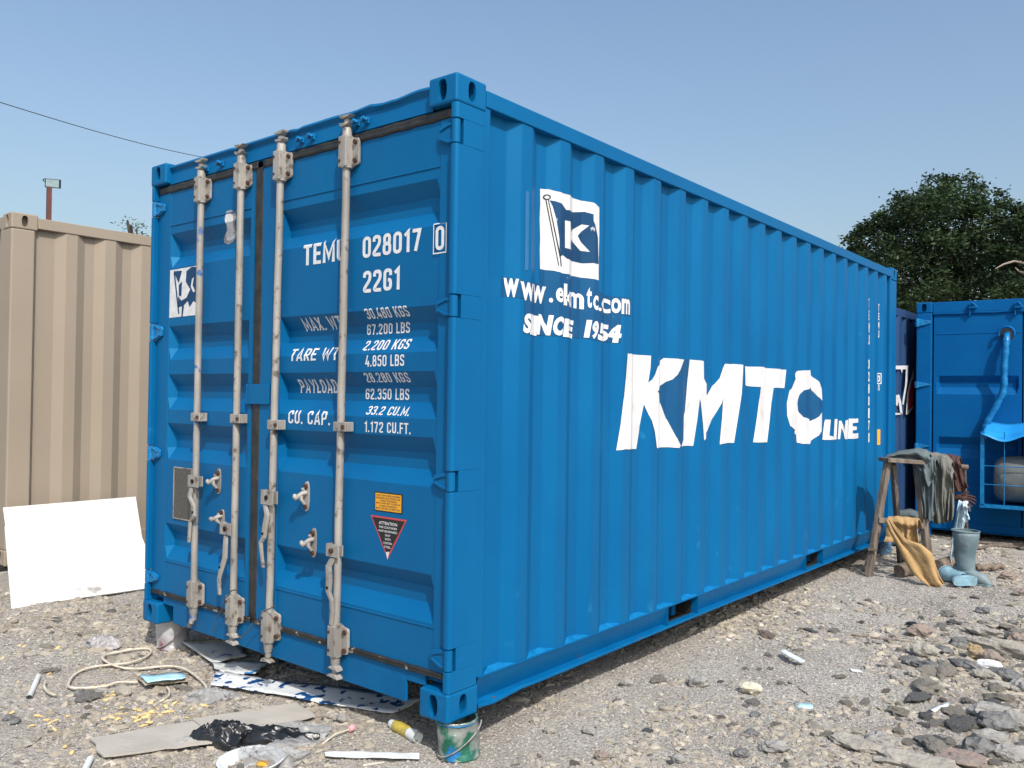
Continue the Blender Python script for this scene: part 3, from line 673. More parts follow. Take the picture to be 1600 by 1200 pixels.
GL = {'0': (.5, [([(l_, b_), (r_, b_), (r_, t_), (l_, t_)], .17, 1)]), '1': (.36, [([(.06, .76), (.25, .93), (.25, 0)], .0, 0)]),
      '2': (.5, [([(l_, .70), (l_, t_), (r_, t_), (r_, .60), (l_, .20), (l_, b_), (.48, b_)], .15, 0)]),
      '3': (.5, [([(l_, .74), (l_, t_), (r_, t_), (r_, .53), (.20, .53)], .15, 0), ([(.20, .51), (r_, .51), (r_, b_), (l_, b_), (l_, .26)], .15, 0)]),
      '4': (.5, [([(.27, 1), (.06, .27), (.50, .27)], 0, 0), ([(.36, .52), (.36, 0)], 0, 0)]),
      '5': (.5, [([(.45, t_), (l_, t_), (l_, .55), (r_, .60), (r_, b_), (l_, b_), (l_, .26)], .15, 0)]),
      '6': (.5, [([(r_, .72), (r_, t_), (l_, t_), (l_, b_), (r_, b_), (r_, .54), (.17, .54)], .16, 0)]),
      '7': (.5, [([(.03, t_), (.42, t_), (.20, 0)], 0, 0)]),
      '8': (.5, [([(.11, .53), (.39, .53), (.39, t_), (.11, t_)], .13, 1), ([(l_, b_), (r_, b_), (r_, .52), (l_, .52)], .15, 1)]),
      '9': (.5, [([(l_, .28), (l_, b_), (r_, b_), (r_, t_), (l_, t_), (l_, .46), (.33, .46)], .16, 0)]),
      'A': (.54, [([(.06, 0), (.27, .98), (.48, 0)], 0, 0), ([(.15, .26), (.39, .26)], 0, 0)]),
      'B': (.5, [([(l_, b_), (r_, b_), (r_, .51), (l_, .51)], .13, 0), ([(.16, .53), (.40, .53), (.40, t_), (.16, t_)], .13, 0), ([(l_, 0), (l_, 1)], 0, 0)]),
      'C': (.5, [([(r_, .68), (r_, t_), (l_, t_), (l_, b_), (r_, b_), (r_, .32)], .16, 0)]),
      'D': (.5, [([(.16, b_), (r_, b_), (r_, t_), (.16, t_)], .18, 0), ([(l_, 0), (l_, 1)], 0, 0)]),
      'E': (.44, [([(l_, 0), (l_, 1)], 0, 0), ([(.16, t_), (.44, t_)], 0, 0), ([(.16, .50), (.40, .50)], 0, 0), ([(.16, b_), (.44, b_)], 0, 0)]),
      'F': (.42, [([(l_, 0), (l_, 1)], 0, 0), ([(.16, t_), (.42, t_)], 0, 0), ([(.16, .50), (.38, .50)], 0, 0)]),
      'G': (.5, [([(r_, .68), (r_, t_), (l_, t_), (l_, b_), (r_, b_), (r_, .48), (.26, .48)], .16, 0)]),
      'K': (.52, [([(l_, 0), (l_, 1)], 0, 0), ([(.46, 1), (.16, .42)], 0, 0), ([(.24, .56), (.47, 0)], 0, 0)]),
      'L': (.42, [([(l_, 1), (l_, b_), (.42, b_)], 0, 0)]), 'M': (.68, [([(l_, 0), (l_, .94), (.34, .24), (.595, .94), (.595, 0)], 0, 0)]),
      'O': (.5, [([(l_, b_), (r_, b_), (r_, t_), (l_, t_)], .17, 1)]), 'P': (.5, [([(.16, .46), (r_, .46), (r_, t_), (.16, t_)], .17, 0), ([(l_, 0), (l_, 1)], 0, 0)]),
      'R': (.5, [([(.16, .46), (r_, .46), (r_, t_), (.16, t_)], .17, 0), ([(l_, 0), (l_, 1)], 0, 0), ([(.26, .42), (.43, 0)], 0, 0)]),
      'S': (.5, [([(r_, .72), (r_, t_), (l_, t_), (l_, .56), (r_, .44), (r_, b_), (l_, b_), (l_, .28)], .15, 0)]),
      'T': (.48, [([(.0, t_), (.48, t_)], 0, 0), ([(.24, .84), (.24, 0)], 0, 0)]), 'U': (.5, [([(l_, 1), (l_, b_), (r_, b_), (r_, 1)], .17, 0)]),
      'W': (.74, [([(.06, 1), (.20, .06), (.37, .80), (.54, .06), (.68, 1)], 0, 0)]), 'X': (.5, [([(.05, 1), (.45, 0)], 0, 0), ([(.45, 1), (.05, 0)], 0, 0)]),
      'Y': (.5, [([(.04, 1), (.25, .44), (.46, 1)], 0, 0), ([(.25, .46), (.25, 0)], 0, 0)]), '.': (.17, [([(.085, 0), (.085, .16)], 0, 0)])}
def rounded(P, r, closed):
    if not r: return P
    n = len(P); out = []
    for i in range(n):
        if not closed and i in (0, n-1): out.append(P[i]); continue
        a, c, b = Vector(P[i-1]), Vector(P[i]), Vector(P[(i+1) % n])
        ra = min(r, (a-c).length*.5); rb = min(r, (b-c).length*.5); p, q_ = c+(a-c).normalized()*ra, c+(b-c).normalized()*rb
        for k in range(6):
            t = k/5; out.append(tuple(p*(1-t)**2+c*2*t*(1-t)+q_*t*t))
    return out
def strip(P, w, closed, z):
    P = [Vector(p) for p in P]; Q = [P[0]]
    for p in P[1:]:
        if (p-Q[-1]).length > 1e-4: Q.append(p)
    P = Q; n = len(P); A = []; B2 = []
    for i in range(n):
        d0 = (P[i]-P[i-1]).normalized() if (i or closed) else (P[1]-P[0]).normalized(); d1 = (P[(i+1) % n]-P[i]).normalized() if (i < n-1 or closed) else d0
        n0 = Vector((-d0.y, d0.x)); n1 = Vector((-d1.y, d1.x)); m_ = (n0+n1); m_ = m_.normalized() if m_.length > 1e-6 else n0; k = min(2.2, 1/max(.3, m_.dot(n0)))
        A.append(P[i]+m_*w/2*k); B2.append(P[i]-m_*w/2*k)
    V = [(p.x, p.y, z) for p in A]+[(p.x, p.y, z) for p in B2]
    return V, [(i, (i+1) % n, (i+1) % n+n, i+n) for i in range(n if closed else n-1)]
def dintext(s, w=.155, gap=.10):
    V = []; F = []; x = 0; k = 0
    for ch in s:
        if ch == ' ': x += .34; continue
        wd, st = GL[ch]
        for P, r, c in st:
            v, f = strip(rounded(P, r, c), w, c, k*.00012); k = (k+1) % 4; o = len(V); V += [(a+x, b, z) for a, b, z in v]; F += [tuple(i+o for i in q_) for q_ in f]
        x += wd+gap
    return V, F
def fit(VF, x0, x1, y0, y1, shear=0.0):
    V, F = VF; xs = [v[0] for v in V]; ys = [v[1] for v in V]; a, b, c, d = min(xs), max(xs), min(ys), max(ys)
    hh = y1-y0; out = []
    for p in V:
        x, y = p[0], p[1]; v = (y-c)/(d-c); out.append((x0+(x-a)/(b-a)*(x1-x0-abs(shear)*hh*(1 if x1 > x0 else -1))+shear*hh*v, y0+v*hh)+tuple(p[2:]))
    return out, F
def wrap(name, VF, surf, mats, par, lift=.0015, solid=False):
    V, F = VF; bm = bmesh.new(); vs = [bm.verts.new((p[0], p[1], p[2] if len(p) > 2 else 0)) for p in V]
    for f in F:
        try: bm.faces.new([vs[i] for i in f])
        except ValueError: pass
    lo_ = min(v[0] for v in V), min(v[1] for v in V); hi_ = max(v[0] for v in V), max(v[1] for v in V)
    if surf == 'side': cuts = [((y, 0, 0), (1, 0, 0)) for y in sbreaks() if lo_[0] < y < hi_[0]]
    elif surf == 'door': cuts = [((0, z, 0), (0, 1, 0)) for g in GRV for z in g if lo_[1] < z < hi_[1]]
    else: cuts = []
    for c_, n_ in cuts: bmesh.ops.bisect_plane(bm, geom=bm.verts[:]+bm.edges[:]+bm.faces[:], plane_co=c_, plane_no=n_, dist=1e-6)
    mb = MB(); bm.verts.index_update()
    if surf == 'side': P = [(sx(v.co.x)+lift*1.2+v.co.z, v.co.x-.0, v.co.y) for v in bm.verts]
    else: P = [(v.co.x, dy(v.co.y)-lift-v.co.z, v.co.y) for v in bm.verts]
    mb.add(P, [tuple(v.index for v in f.verts) for f in bm.faces]); bm.free()
    return mb.build(name, mats, par)
def both(*vfs):
    V = []; F = []
    for v, f in vfs: o = len(V); V += list(v); F += [tuple(i+o for i in q) for q in f]
    return V, F
def dtext(s, x0, y0, x1, y1, off=.012, shear=0.0, x0b=None):
    """text on the door between two pixel corners (left-top, right-bottom)"""
    a = pxd(x0, y0); b = pxd(x1, y1); al = pxd(x0, y1); return fit(text2d(s, off), a[0], b[0], b[1], (a[1]+pxd(x1, y0)[1])/2, shear)
def dt(s, xl, xr, ytl, ybl, off=.012, shear=0.0):
    a = pxd(xl, ytl); b = pxd(xl, ybl); xr_ = pxd(xr, (ytl+ybl)/2)[0]
    return fit(dintext(s, off), a[0], xr_, b[1], a[1], shear)
T1_ = [('TEMU', 478.5, 541, 380, 415), ('028017', 569, 659, 368, 404), ('22G1', 568, 625, 421, 458),
       ('MAX. WT.', 468, 541, 495, 520), ('30.480 KGS', 569, 641, 482, 500), ('67.200 LBS', 573, 641, 507, 524),
       ('TARE WT.', 461, 533, 543, 566), ('2.200 KGS', 575, 640, 532, 548), ('4.850 LBS', 571, 632, 555, 573),
       ('PAYLOAD', 463, 528, 590, 614), ('28.280 KGS', 567, 640, 582, 598), ('62.350 LBS', 572, 640, 607, 624),
       ('CU. CAP.', 456, 516, 638, 662), ('33.2 CU.M.', 579, 643, 633, 648), ('1.172 CU.FT.', 570, 642, 657, 675)]
for s, xl, xr, yt, yb in T1_:
    wrap('door_lettering', dt(s, xl, xr, yt, yb, .165 if s in ('TEMU', '028017', '22G1') else .14), 'door', 'white_text', door_r)
# boxed check digit on the frame
def ring(x0, x1, z0, z1, t):
    return polymesh([[(x0, z0), (x1, z0), (x1, z0+t), (x0, z0+t)], [(x0, z1-t), (x1, z1-t), (x1, z1), (x0, z1)], [(x0, z0+t), (x0+t, z0+t), (x0+t, z1-t), (x0, z1-t)], [(x1-t, z0+t), (x1, z0+t), (x1, z1-t), (x1-t, z1-t)]])
a = pxd(680, 350); b = pxd(699, 395)
wrap('check_digit_box', ring(a[0], b[0], b[1], a[1], .005), 'door', 'white_text', door_r, .0055); wrap('door_lettering', fit(dintext('0'), a[0]+.014, b[0]-.014, b[1]+.014, a[1]-.014), 'door', 'white_text', door_r, .0055)
# yellow label and warning triangle
a = pxd(586, 766); b = pxd(629, 803)
q = lambda x0, x1, z0, z1: polymesh([[(x0, z0), (x1, z0), (x1, z1), (x0, z1)]])
wrap('warning_label', q(a[0], b[0], b[1]-.002, a[1]-.004), 'door', 'black', door_r, .0012)
wrap('warning_label', q(a[0]+.006, b[0]-.006, b[1]+.003, a[1]-.009), 'door', 'yellow', door_r, .0022)
hh = (a[1]-b[1]-.014)/6.4
for k, s in enumerate(('THIS CONTAINER HAS BEEN', 'DESIGNED AND TESTED FOR', '9 HIGH STACKING', 'MAX. SUPER IMP. 192,000 KG', '6 HIGH STACKING', 'MAX GROSS 30,480 KGS')):
    zt = a[1]-.014-hh*k; ins = .012 if k in (0, 1, 3, 5) else .035
    wrap('label_print', fit(text2d(s, .01), a[0]+ins, b[0]-ins, zt-hh*.62, zt), 'door', 'greytext', door_r, .0032)
A = pxd(579.5, 806); B_ = pxd(636, 811); Cc = pxd(606, 874)
zt = (A[1]+B_[1])/2; xc = (A[0]+B_[0])/2; w = (B_[0]-A[0])/2; zb = Cc[1]
tri = lambda k, dz: polymesh([[(xc-w*k, zt-dz), (xc, zb+dz*2.1), (xc+w*k, zt-dz)]])
wrap('warning_triangle', tri(1, 0), 'door', 'red', door_r, .0012); wrap('warning_triangle', tri(.90, .007), 'door', 'black', door_r, .0022)
wrap('warning_triangle', polymesh([[(xc-.011, zb+.030), (xc, zb-.001), (xc+.012, zb+.034)]]), 'door', 'white', door_r, .0030)
for k, (s, hw) in enumerate((('ATTENTION', .058), ('THIS CONTAINER', .058), ('MUST BE REPAIRED', .060), ('ONLY', .017), ('WITH', .018), ('CORTEN', .027), ('STEEL', .021))):
    z1 = zt-.020-k*.0165-(0 if k == 0 else .003); wrap('label_print', fit(text2d(s, .012), xc-hw, xc+hw, z1-(.013 if k == 0 else .009), z1), 'door', 'white_text', door_r, .0034)
# left door: torn flag placard, bottle-shaped sticker, data plate
a = pxd(269, 407); b = pxd(308.5, 493); a2 = pxd(308, 404)
X0, X1, Z0, Z1 = a[0], b[0]+.03, b[1], min(2.138, (a[1]+a2[1])/2)
wrap('flag_placard', polymesh([[(X0, Z0), (X1, Z0+.004), (X1+.002, Z1), (X0+.002, Z1-.003)]]), 'door', 'white_worn', door_l, .0015)
def PL(*pts): return [pxd(*p) for p in pts]
wrap('flag_placard', polymesh([PL((272, 424), (285, 423), (280, 442), (277, 436)), PL((292, 424), (300, 417), (308, 417), (308, 474), (303, 470), (297, 480), (294, 470), (287, 478), (279, 480), (279, 463), (284, 470), (292, 465), (298, 452), (291, 440)),
                               PL((280, 445), (285, 440), (284, 463), (280, 462)), PL((285, 478), (288, 478), (286, 495), (284, 495)), PL((272, 426), (274, 426), (281, 490), (279, 490))]), 'door', 'navyvinyl', door_l, .0027)
wrap('flag_placard', polymesh([PL((301, 436), (304, 433), (302, 446), (306, 455), (303, 457), (299, 448))]), 'door', 'white_worn', door_l, .0038)
bt = PL((354, 330), (361, 328), (368, 331), (370, 340), (368, 352), (371, 368), (365, 378), (357, 382), (351, 380), (350, 372), (355, 360), (354, 350), (351, 342))
wrap('bottle_sticker', polymesh([bt]), 'door', 'greybag', door_l, .0015)
cb = (sum(p[0] for p in bt)/len(bt), sum(p[1] for p in bt)/len(bt))
wrap('bottle_sticker', polymesh([[(cb[0]+(p[0]-cb[0])*.72, cb[1]+(p[1]-cb[1])*.8) for p in bt]]), 'door', 'white_worn', door_l, .0026)
a = at_y(273, 728, YF-.003); b = at_y(298, 813, YF-.003)
mb = MB(); mb.box(a.x, b.x, YF-.004, YF-.001, b.z, a.z-.01); mb.build('data_plate', 'plate', door_l)
mb = MB()
for (x0, x1, z0, z1) in ((a.x-.006, a.x, b.z-.006, a.z-.004), (b.x, b.x+.006, b.z-.006, a.z-.004), (a.x, b.x, a.z-.01, a.z-.004), (a.x, b.x, b.z-.006, b.z)): mb.box(x0, x1, YF-.006, YF-.001, z0, z1)
mb.build('data_plate_frame', 'galv', door_l)

# side: flag placard
def PS(*pts): return [pxs(*p) for p in pts]
za = .001
Zt = pxs(843, 297)[1]; fy0 = pxs(843, 300)[0]; fy1 = pxs(936, 325)[0]; Zb = pxs(843, 421)[1]
def zt_(X, dzp): return 0
zx = lambda X, Y: (X/4.137+760, Y/4.137+270)   # zoom coordinates of the placard crop to photo pixels
def PZ(*pts): return PS(*[zx(*p) for p in pts])
wl = [(345, 103), (400, 107), (440, 118), (500, 135), (560, 165), (620, 182), (690, 193), (728, 225), (728, 400), (724, 560), (724, 695), (640, 680), (560, 668), (490, 650), (430, 632), (345, 622), (343, 500), (346, 420), (342, 300), (346, 200)]
wrap('flag_placard', polymesh([PZ(*wl)]), 'side', 'white', R_, .0014)
wrap('flag_placard', polymesh([PZ((405, 178), (440, 183), (485, 200), (512, 240), (560, 255), (630, 252), (690, 268), (690, 310), (706, 360), (718, 420), (722, 590), (690, 583), (620, 585), (560, 572), (520, 555), (490, 530), (470, 545), (470, 430), (450, 300), (425, 215))]), 'side', 'navyvinyl', R_, .0026)
wrap('flag_placard', polymesh([PZ((503, 308), (540, 318), (541, 385), (610, 335), (660, 342), (585, 408), (665, 512), (600, 503), (548, 430), (541, 445), (541, 500), (503, 485))]), 'side', 'white', R_, .0038)
nn = 22; O1 = [(387+26*math.cos(2*PI*k/nn), 157+17*math.sin(2*PI*k/nn)) for k in range(nn)]; O2 = [(387+18*math.cos(2*PI*k/nn), 157+11*math.sin(2*PI*k/nn)) for k in range(nn)]
ringp = [[O1[k], O1[(k+1) % nn], O2[(k+1) % nn], O2[k]] for k in range(nn)]
wrap('flag_placard', polymesh([PZ(*p) for p in ringp]+[PZ((378, 172), (383, 172), (466, 600), (461, 600)), PZ((393, 172), (398, 172), (483, 605), (478, 605))]), 'side', 'black', R_, .0038)
# darker old paint behind the web address
wrap('old_paint_patch', polymesh([PZ((345, 624), (430, 634), (490, 652), (560, 670), (640, 682), (724, 697), (724, 770), (930, 812), (930, 925), (868, 920), (868, 1100), (710, 1085), (640, 1070), (545, 1065), (245, 1040), (245, 815), (95, 795), (100, 670), (245, 700), (345, 715))]), 'side', 'oldblue', R_, .0012)
# web address and date: letters fitted one by one so that they sit where the sheets were applied
def stext(s, pts, off, h0h1=None, shear=0.0, name='side_lettering', mats='white_text', lift=.0026):
    """pts: per char zoom coords (xl, xr, ytop, ybot) ; shear in units of height"""
    for ch, (xl, xr, yt, yb) in zip([c for c in s if c != ' '], pts):
        a = pxs(*zx(xl, yt)); b = pxs(*zx(xr, yb)); c_ = pxs(*zx(xl, yb)); d_ = pxs(*zx(xr, yt))
        V, F = text2d(ch, off); V, F = fit((V, F), a[0], d_[0], 0, 1, 0)
        w_ = d_[0]-a[0]; out = []
        for y, v in V:
            t = (y-a[0])/w_ if w_ else 0
            zt2 = a[1]+(d_[1]-a[1])*t*0; zb2 = c_[1]; out.append((y+shear*(v-.5)*(a[1]-c_[1]), zb2+(a[1]-zb2)*v))
        wrap(name, (out, F), 'side', mats, R_, lift)
stext('www.ekmtc.com', [(108, 208, 678, 800), (216, 300, 700, 820), (300, 383, 718, 835), (401, 428, 808, 838), (447, 496, 740, 835), (498, 545, 715, 855), (540, 628, 765, 868), (645, 680, 738, 872), (688, 722, 790, 885), (722, 742, 870, 893), (742, 800, 800, 895), (805, 868, 808, 905), (872, 925, 812, 912)], .03)
stext('SINCE1954', [(240, 288, 905, 1035), (286, 328, 912, 1045), (328, 422, 912, 1045), (430, 495, 925, 1050), (498, 556, 940, 1060), (636, 672, 950, 1065), (680, 722, 955, 1075), (722, 788, 968, 1085), (785, 872, 978, 1095)], .055, shear=.16)
# big letters cut from sheet, outlines with the cutter's own irregular edges
zk = lambda X, Y: (X/3.6364+940, Y/3.6364+520)
def PK(*pts): return PS(*[zk(*p) for p in pts])
K_ = [(146, 118), (210, 126), (278, 130), (275, 200), (262, 285), (300, 240), (318, 190), (350, 143), (400, 146), (466, 152), (445, 210), (400, 265), (315, 332), (330, 400), (372, 500), (420, 590), (447, 640), (440, 655), (380, 650), (312, 655), (300, 560), (262, 460), (237, 405), (222, 480), (208, 570), (194, 660), (130, 662), (80, 668), (105, 520), (122, 380), (136, 250)]
M_ = [(498, 152), (540, 156), (578, 160), (579, 260), (596, 355), (640, 290), (668, 258), (685, 205), (698, 176), (750, 178), (803, 182), (798, 290), (775, 470), (750, 625), (700, 628), (668, 634), (680, 500), (688, 375), (650, 450), (620, 500), (596, 560), (580, 612), (574, 520), (556, 372), (540, 500), (518, 642), (452, 645), (470, 450), (484, 280)]
T_ = [(813, 190), (920, 194), (980, 204), (1047, 210), (1036, 314), (975, 312), (962, 400), (950, 520), (938, 622), (858, 622), (880, 480), (893, 380), (903, 308), (815, 298)]
C_ = [(1107, 218), (1150, 214), (1184, 212), (1186, 240), (1225, 270), (1248, 315), (1252, 385), (1230, 365), (1200, 335), (1184, 312), (1150, 325), (1122, 350), (1110, 400), (1116, 450), (1145, 480), (1184, 502), (1210, 490), (1250, 452), (1248, 560), (1220, 590), (1188, 612), (1182, 632), (1140, 630), (1106, 622), (1103, 580), (1070, 530), (1052, 470), (1050, 400), (1065, 330), (1100, 262)]
for P_ in (K_, M_, T_, C_): wrap('big_letter', polymesh([PK(*P_)]), 'side', 'white', R_, .0026)
wrap('old_paint_patch', polymesh([PK((315, 332), (400, 265), (445, 210), (466, 152), (498, 152), (484, 280), (470, 450), (452, 645), (447, 640), (420, 590), (372, 500), (330, 400))]), 'side', 'oldblue', R_, .0012)
wrap('old_paint_patch', polymesh([PK((1184, 312), (1200, 335), (1230, 365), (1252, 385), (1256, 420), (1250, 452), (1210, 490), (1184, 502), (1145, 480), (1116, 450), (1110, 400), (1122, 350), (1150, 325))]), 'side', 'oldblue', R_, .0012)
LN = [[(1268, 493), (1300, 494), (1292, 585), (1318, 590), (1316, 608), (1252, 608), (1256, 560)], [(1322, 490), (1338, 491), (1332, 606), (1316, 606)],
      [(1347, 500), (1360, 500), (1376, 560), (1384, 498), (1398, 496), (1396, 604), (1380, 604), (1360, 540), (1353, 604), (1340, 604)],
      [(1402, 488), (1456, 486), (1456, 510), (1424, 512), (1424, 532), (1448, 532), (1448, 552), (1424, 554), (1424, 572), (1456, 570), (1456, 598), (1398, 602)]]
for P_ in LN: wrap('small_letter', polymesh([PK(*P_)]), 'side', 'white', R_, .0026)
# narrow vertical marks at the far end (lettering that runs down the panel)
def vtext(s, X, Y0, Y1, hw, off=.02, mats='white_text'):
    n = len(s)
    for k, ch in enumerate(s):
        if ch == ' ': continue
        ya = Y0+(Y1-Y0)*k/n; yb = Y0+(Y1-Y0)*(k+.82)/n; a = pxs(X, ya); b = pxs(X, yb)
        wrap('side_lettering', fit(text2d(ch, off), a[0]-hw, a[0]+hw, b[1], a[1]), 'side', mats, R_, .0026)
vtext('TEMU 0280170', 1357.2, 466, 695, .006, .05)
vtext('TEMU', 1372.5, 475, 530, .006, .03)
a = pxs(1372.5, 583); b = pxs(1372.5, 600)
wrap('check_digit_box', ring(a[0]-.03, a[0]+.03, b[1], a[1], .008), 'side', 'white_text', R_, .0026); wrap('side_lettering', fit(text2d('0', .02), a[0]-.014, a[0]+.014, b[1]+.02, a[1]-.02), 'side', 'white_text', R_, .0026)
vtext('2G', 1372.5, 601, 611, .010, .02)
a = pxs(1372.5, 671); b = pxs(1372.5, 695); wrap('warning_label', q(a[0]-.018, a[0]+.018, b[1], a[1]), 'side', 'yellow', R_, .0022)
# pale scraped strip left of the placard
wrap('scraped_strip', polymesh([PZ((252, 118), (274, 120), (270, 628), (246, 630))]), 'side', mat('pale_blue_scrape', (.03, .17, .37, 1), (.02, .13, .31, 1), 6, .5), R_, .0012)

# ------------------------------------------------------------------ supports under the main container
def tin(name, x, y, r, h, mt, label, lean=0.0, rim='tin_white', dent=0.0):
    t = empty(name, (x, y, ghs(x, y)), label, 'paint tin'); z0 = t['_o'][2]; h = B-z0-.003 if h is None else h
    mb = MB(); rows = []; n = 36
    for k, (zz_, rr_) in enumerate(((0, .97), (.0, 1.03), (.03, 1.03), (.06, .985), (.3, 1), (.5, .985), (.52, 1.0), (.75, 1), (.93, .985), (.95, 1.04), (1, 1.04), (1, .96), (.9, .95))):
        rows.append([(x+lean*zz_*h+r*rr_*(1-dent*math.sin(3*a+zz_*4)*(zz_*(1-zz_)*4))*math.cos(a), y+r*rr_*(1-dent*math.cos(2*a)*(zz_*(1-zz_)*4))*math.sin(a), z0+zz_*h) for a in [2*PI*j/n for j in range(n+1)]])
    mb.grid(rows, sm=True); mb.build('tin_body', mt, t)
    mb = MB(); mb.tube([(x+lean*h+r*math.cos(a), y+r*math.sin(a), z0+h*.92) for a in [2*PI*j/n for j in range(n+1)]], .004, 6); mb.build('rim', rim, t)
    mb = MB(); v = Vector((cx_-x, cy_-y, 0)).normalized(); sd_ = Vector((-v.y, v.x, 0)); pts = []
    for j in range(15):
        a = PI*j/14-PI/2; pts.append(Vector((x, y, z0))+v*(r*1.05*math.cos(a)+.004)+sd_*r*1.05*math.sin(a)+Vector((0, 0, h*(.5+.42*math.sin(a)-.12*math.cos(a)))))
    mb.tube(pts, .0032, 6); mb.build('bail_handle', 'galv', t); return t
tin('paint_tin', -.028, .100, .083, None, 'tin', 'green and blue smeared paint tin propping the near corner of the blue container', dent=.13, lean=-.12, rim='paint_gloss')
tin('paint_tin', -2.375, .150, .085, None, 'tin_white', 'white and mauve stained paint tin propping the corner at the left door', lean=-.1, dent=.06)
tin('paint_tin', -.09, 5.97, .085, None, 'tin_blue', 'blue paint tin under the far corner of the container behind the step ladder')

# ------------------------------------------------------------------ other containers
def plain_container(name, loc, rz, label, mt, sides='simple', Lx=WD, Ly=L, doors=False):
    """local frame: front end along +x from the origin at y=0, long side going +y"""
    t = empty(name, loc, label, 'shipping container', rz=rz); t['_o'] = [0, 0, 0]
    H = 2.591
    for xs, xg in ((0, -1), (Lx, 1)):
        for ys_, yg in ((0, -1), (Ly, 1)):
            for z0 in (0, H-.118): casting(t, xs, ys_, z0, yg, xg, mt)
            mb = MB(); mb.box(xs-xg*.002, xs-xg*.16, ys_-yg*.002, ys_-yg*.16, .1185, H-.1185); mb.build('corner_post', mt, t, bevel=.01)
    for x0, x1 in ((0.001, .06), (Lx-.06, Lx-.001)):
        mb = MB(); mb.box(x0, x1, .178, Ly-.178, H-.10, H-.02); mb.build('top_rail', mt, t, bevel=.004)
        mb = MB(); mb.box(x0, x1, .178, Ly-.178, .01, .16); mb.build('bottom_rail', mt, t, bevel=.004)
    for x0, s in ((.008, 1), (Lx-.008, -1)):
        n = int((Ly-.33)/.278); P_ = [(x0, .162)]; p = (Ly-.324)/n
        for i in range(n): y = .162+i*p-.03; P_ += ([(x0, y+.04)] if i else [(x0, y+.0325), (x0+s*.036, y+.033)])+[(x0+s*.036, y+.108), (x0+s*.036, y+.178), (x0, y+.246)]
        P_.append((x0, Ly-.162)); mb = MB(); mb.grid([[(a, b, z) for a, b in P_] for z in (.16, H-.10)], sm=False); mb.build('side_wall', mt, t, bevel=.005, angle=20)
    for y0, s in (((Ly-.008, -1),) if doors else ((.008, 1), (Ly-.008, -1))):
        n = int((Lx-.33)/.278); P_ = [(.162, y0)]; p = (Lx-.324)/n
        for i in range(n): x = .162+i*p; P_ += [(x+.04, y0), (x+.108, y0+s*.036), (x+.178, y0+s*.036), (x+.246, y0)]
        P_.append((Lx-.162, y0)); mb = MB(); mb.grid([[(a, b, z) for a, b in P_] for z in (.12, H-.10)], sm=False); mb.build('end_wall', mt, t, bevel=.005, angle=20)
        mb = MB(); mb.box(.162, Lx-.162, y0+s*.001, y0+s*.06, H-.10, H-.02); mb.build('top_rail', mt, t)
        mb = MB(); mb.box(.162, Lx-.162, y0+s*.001, y0+s*.06, .01, .12); mb.build('bottom_rail', mt, t)
    mb = MB(); mb.box(.05, Lx-.05, .05, Ly-.05, H-.045, H-.03); mb.build('roof', mt, t)
    mb = MB(); mb.box(.06, Lx-.06, .06, Ly-.06, .10, .13); mb.build('floor_frame', mt, t)
    return t
XB = -4.55; ZB = .165
beige = plain_container('shipping_container', (XB-WD, .035, ZB), 0, 'plain beige shipping container standing left of the blue one', 'beige')
navy = plain_container('shipping_container', (-.27-L, 8.56, -.09), -PI/2, 'dark navy container with white and red lettering, glimpsed between the blue ones', 'navy')
# blocks under the beige container
for (x, y) in ((XB-.15, .10),):
    mb = MB(); mb.box(x-.14, x+.14, y-.10, y+.12, -.03, ZB-.035); o = mb.build('concrete_block', 'concrete', bevel=.01); origin(o)
    tag(o, 'pale concrete block under the near corner of the beige container', 'block')
    mb = MB(); mb.box(x-.13, x+.13, y-.09, y+.11, ZB-.034, ZB-.001); o = mb.build('dark_shim', 'near_black', bevel=.004); origin(o)  # near-black slab filling the dark strip between block and corner
    tag(o, 'dark timber packing between concrete block and near corner of beige container', 'filler')

# right-hand blue container, its end with painted-over doors
rc = plain_container('shipping_container', (-.155, 7.36, -.035), math.radians(5), 'blue container at the right edge with a pipe, awning and caged drum', 'paint_r', doors=True)
rcm = Matrix.Translation((-.155, 7.36, -.035)) @ Matrix.Rotation(math.radians(5), 4, 'Z'); rci = rcm.inverted()
def rcp(X, Y, y=.04):                    # pixel -> local point on the plane y of the right container's end
    o_ = rci @ cpos; d_ = rci.to_3x3() @ ray(X, Y); return o_ + d_*((y-o_.y)/d_.y)
mb = MB(); mb.box(.165, WD-.165, .03, .10, 2.47, 2.590); mb.build('door_header', 'paint_r', rc, bevel=.004); mb = MB(); mb.box(.165, WD-.165, .034, .10, .12, .20); mb.build('door_sill', 'paint_r', rc, bevel=.004)
zg = [rcp(1500, Y).z for Y in (587, 597, 605, 616, 683, 694, 701, 716)]
def rleaf(x0, x1):
    mb = MB(); zs = [.20]+sorted(zg)+[2.46]; rows = []
    gi = sorted(zg)
    dd = {gi[3]: 0, gi[2]: 1, gi[1]: 1, gi[0]: 0, gi[7]: 0, gi[6]: 1, gi[5]: 1, gi[4]: 0}
    for z in zs: d = dd.get(z, 0)*.045; rows.append([(x0, .05, z), (x0+.03, .05, z), (x0+.06, .05+d, z), (x1-.06, .05+d, z), (x1-.03, .05, z), (x1, .05, z)])
    mb.grid(rows, sm=False); mb.box(x0+.02, x1-.02, .046, .05, 2.235, 2.245); return mb.build('door', 'paint_r', rc, bevel=.004, angle=20)
xsm = rcp(1598, 600).x
dl = rleaf(.175, xsm-.006); dr = rleaf(xsm+.006, WD-.175)
mb = MB(); mb.tube([(.17+(WD-.34)*i/30, .045, 2.462+.003*math.sin(i*1.3)) for i in range(31)], .016, 8); mb.build('door_seal', 'paint_r', rc)
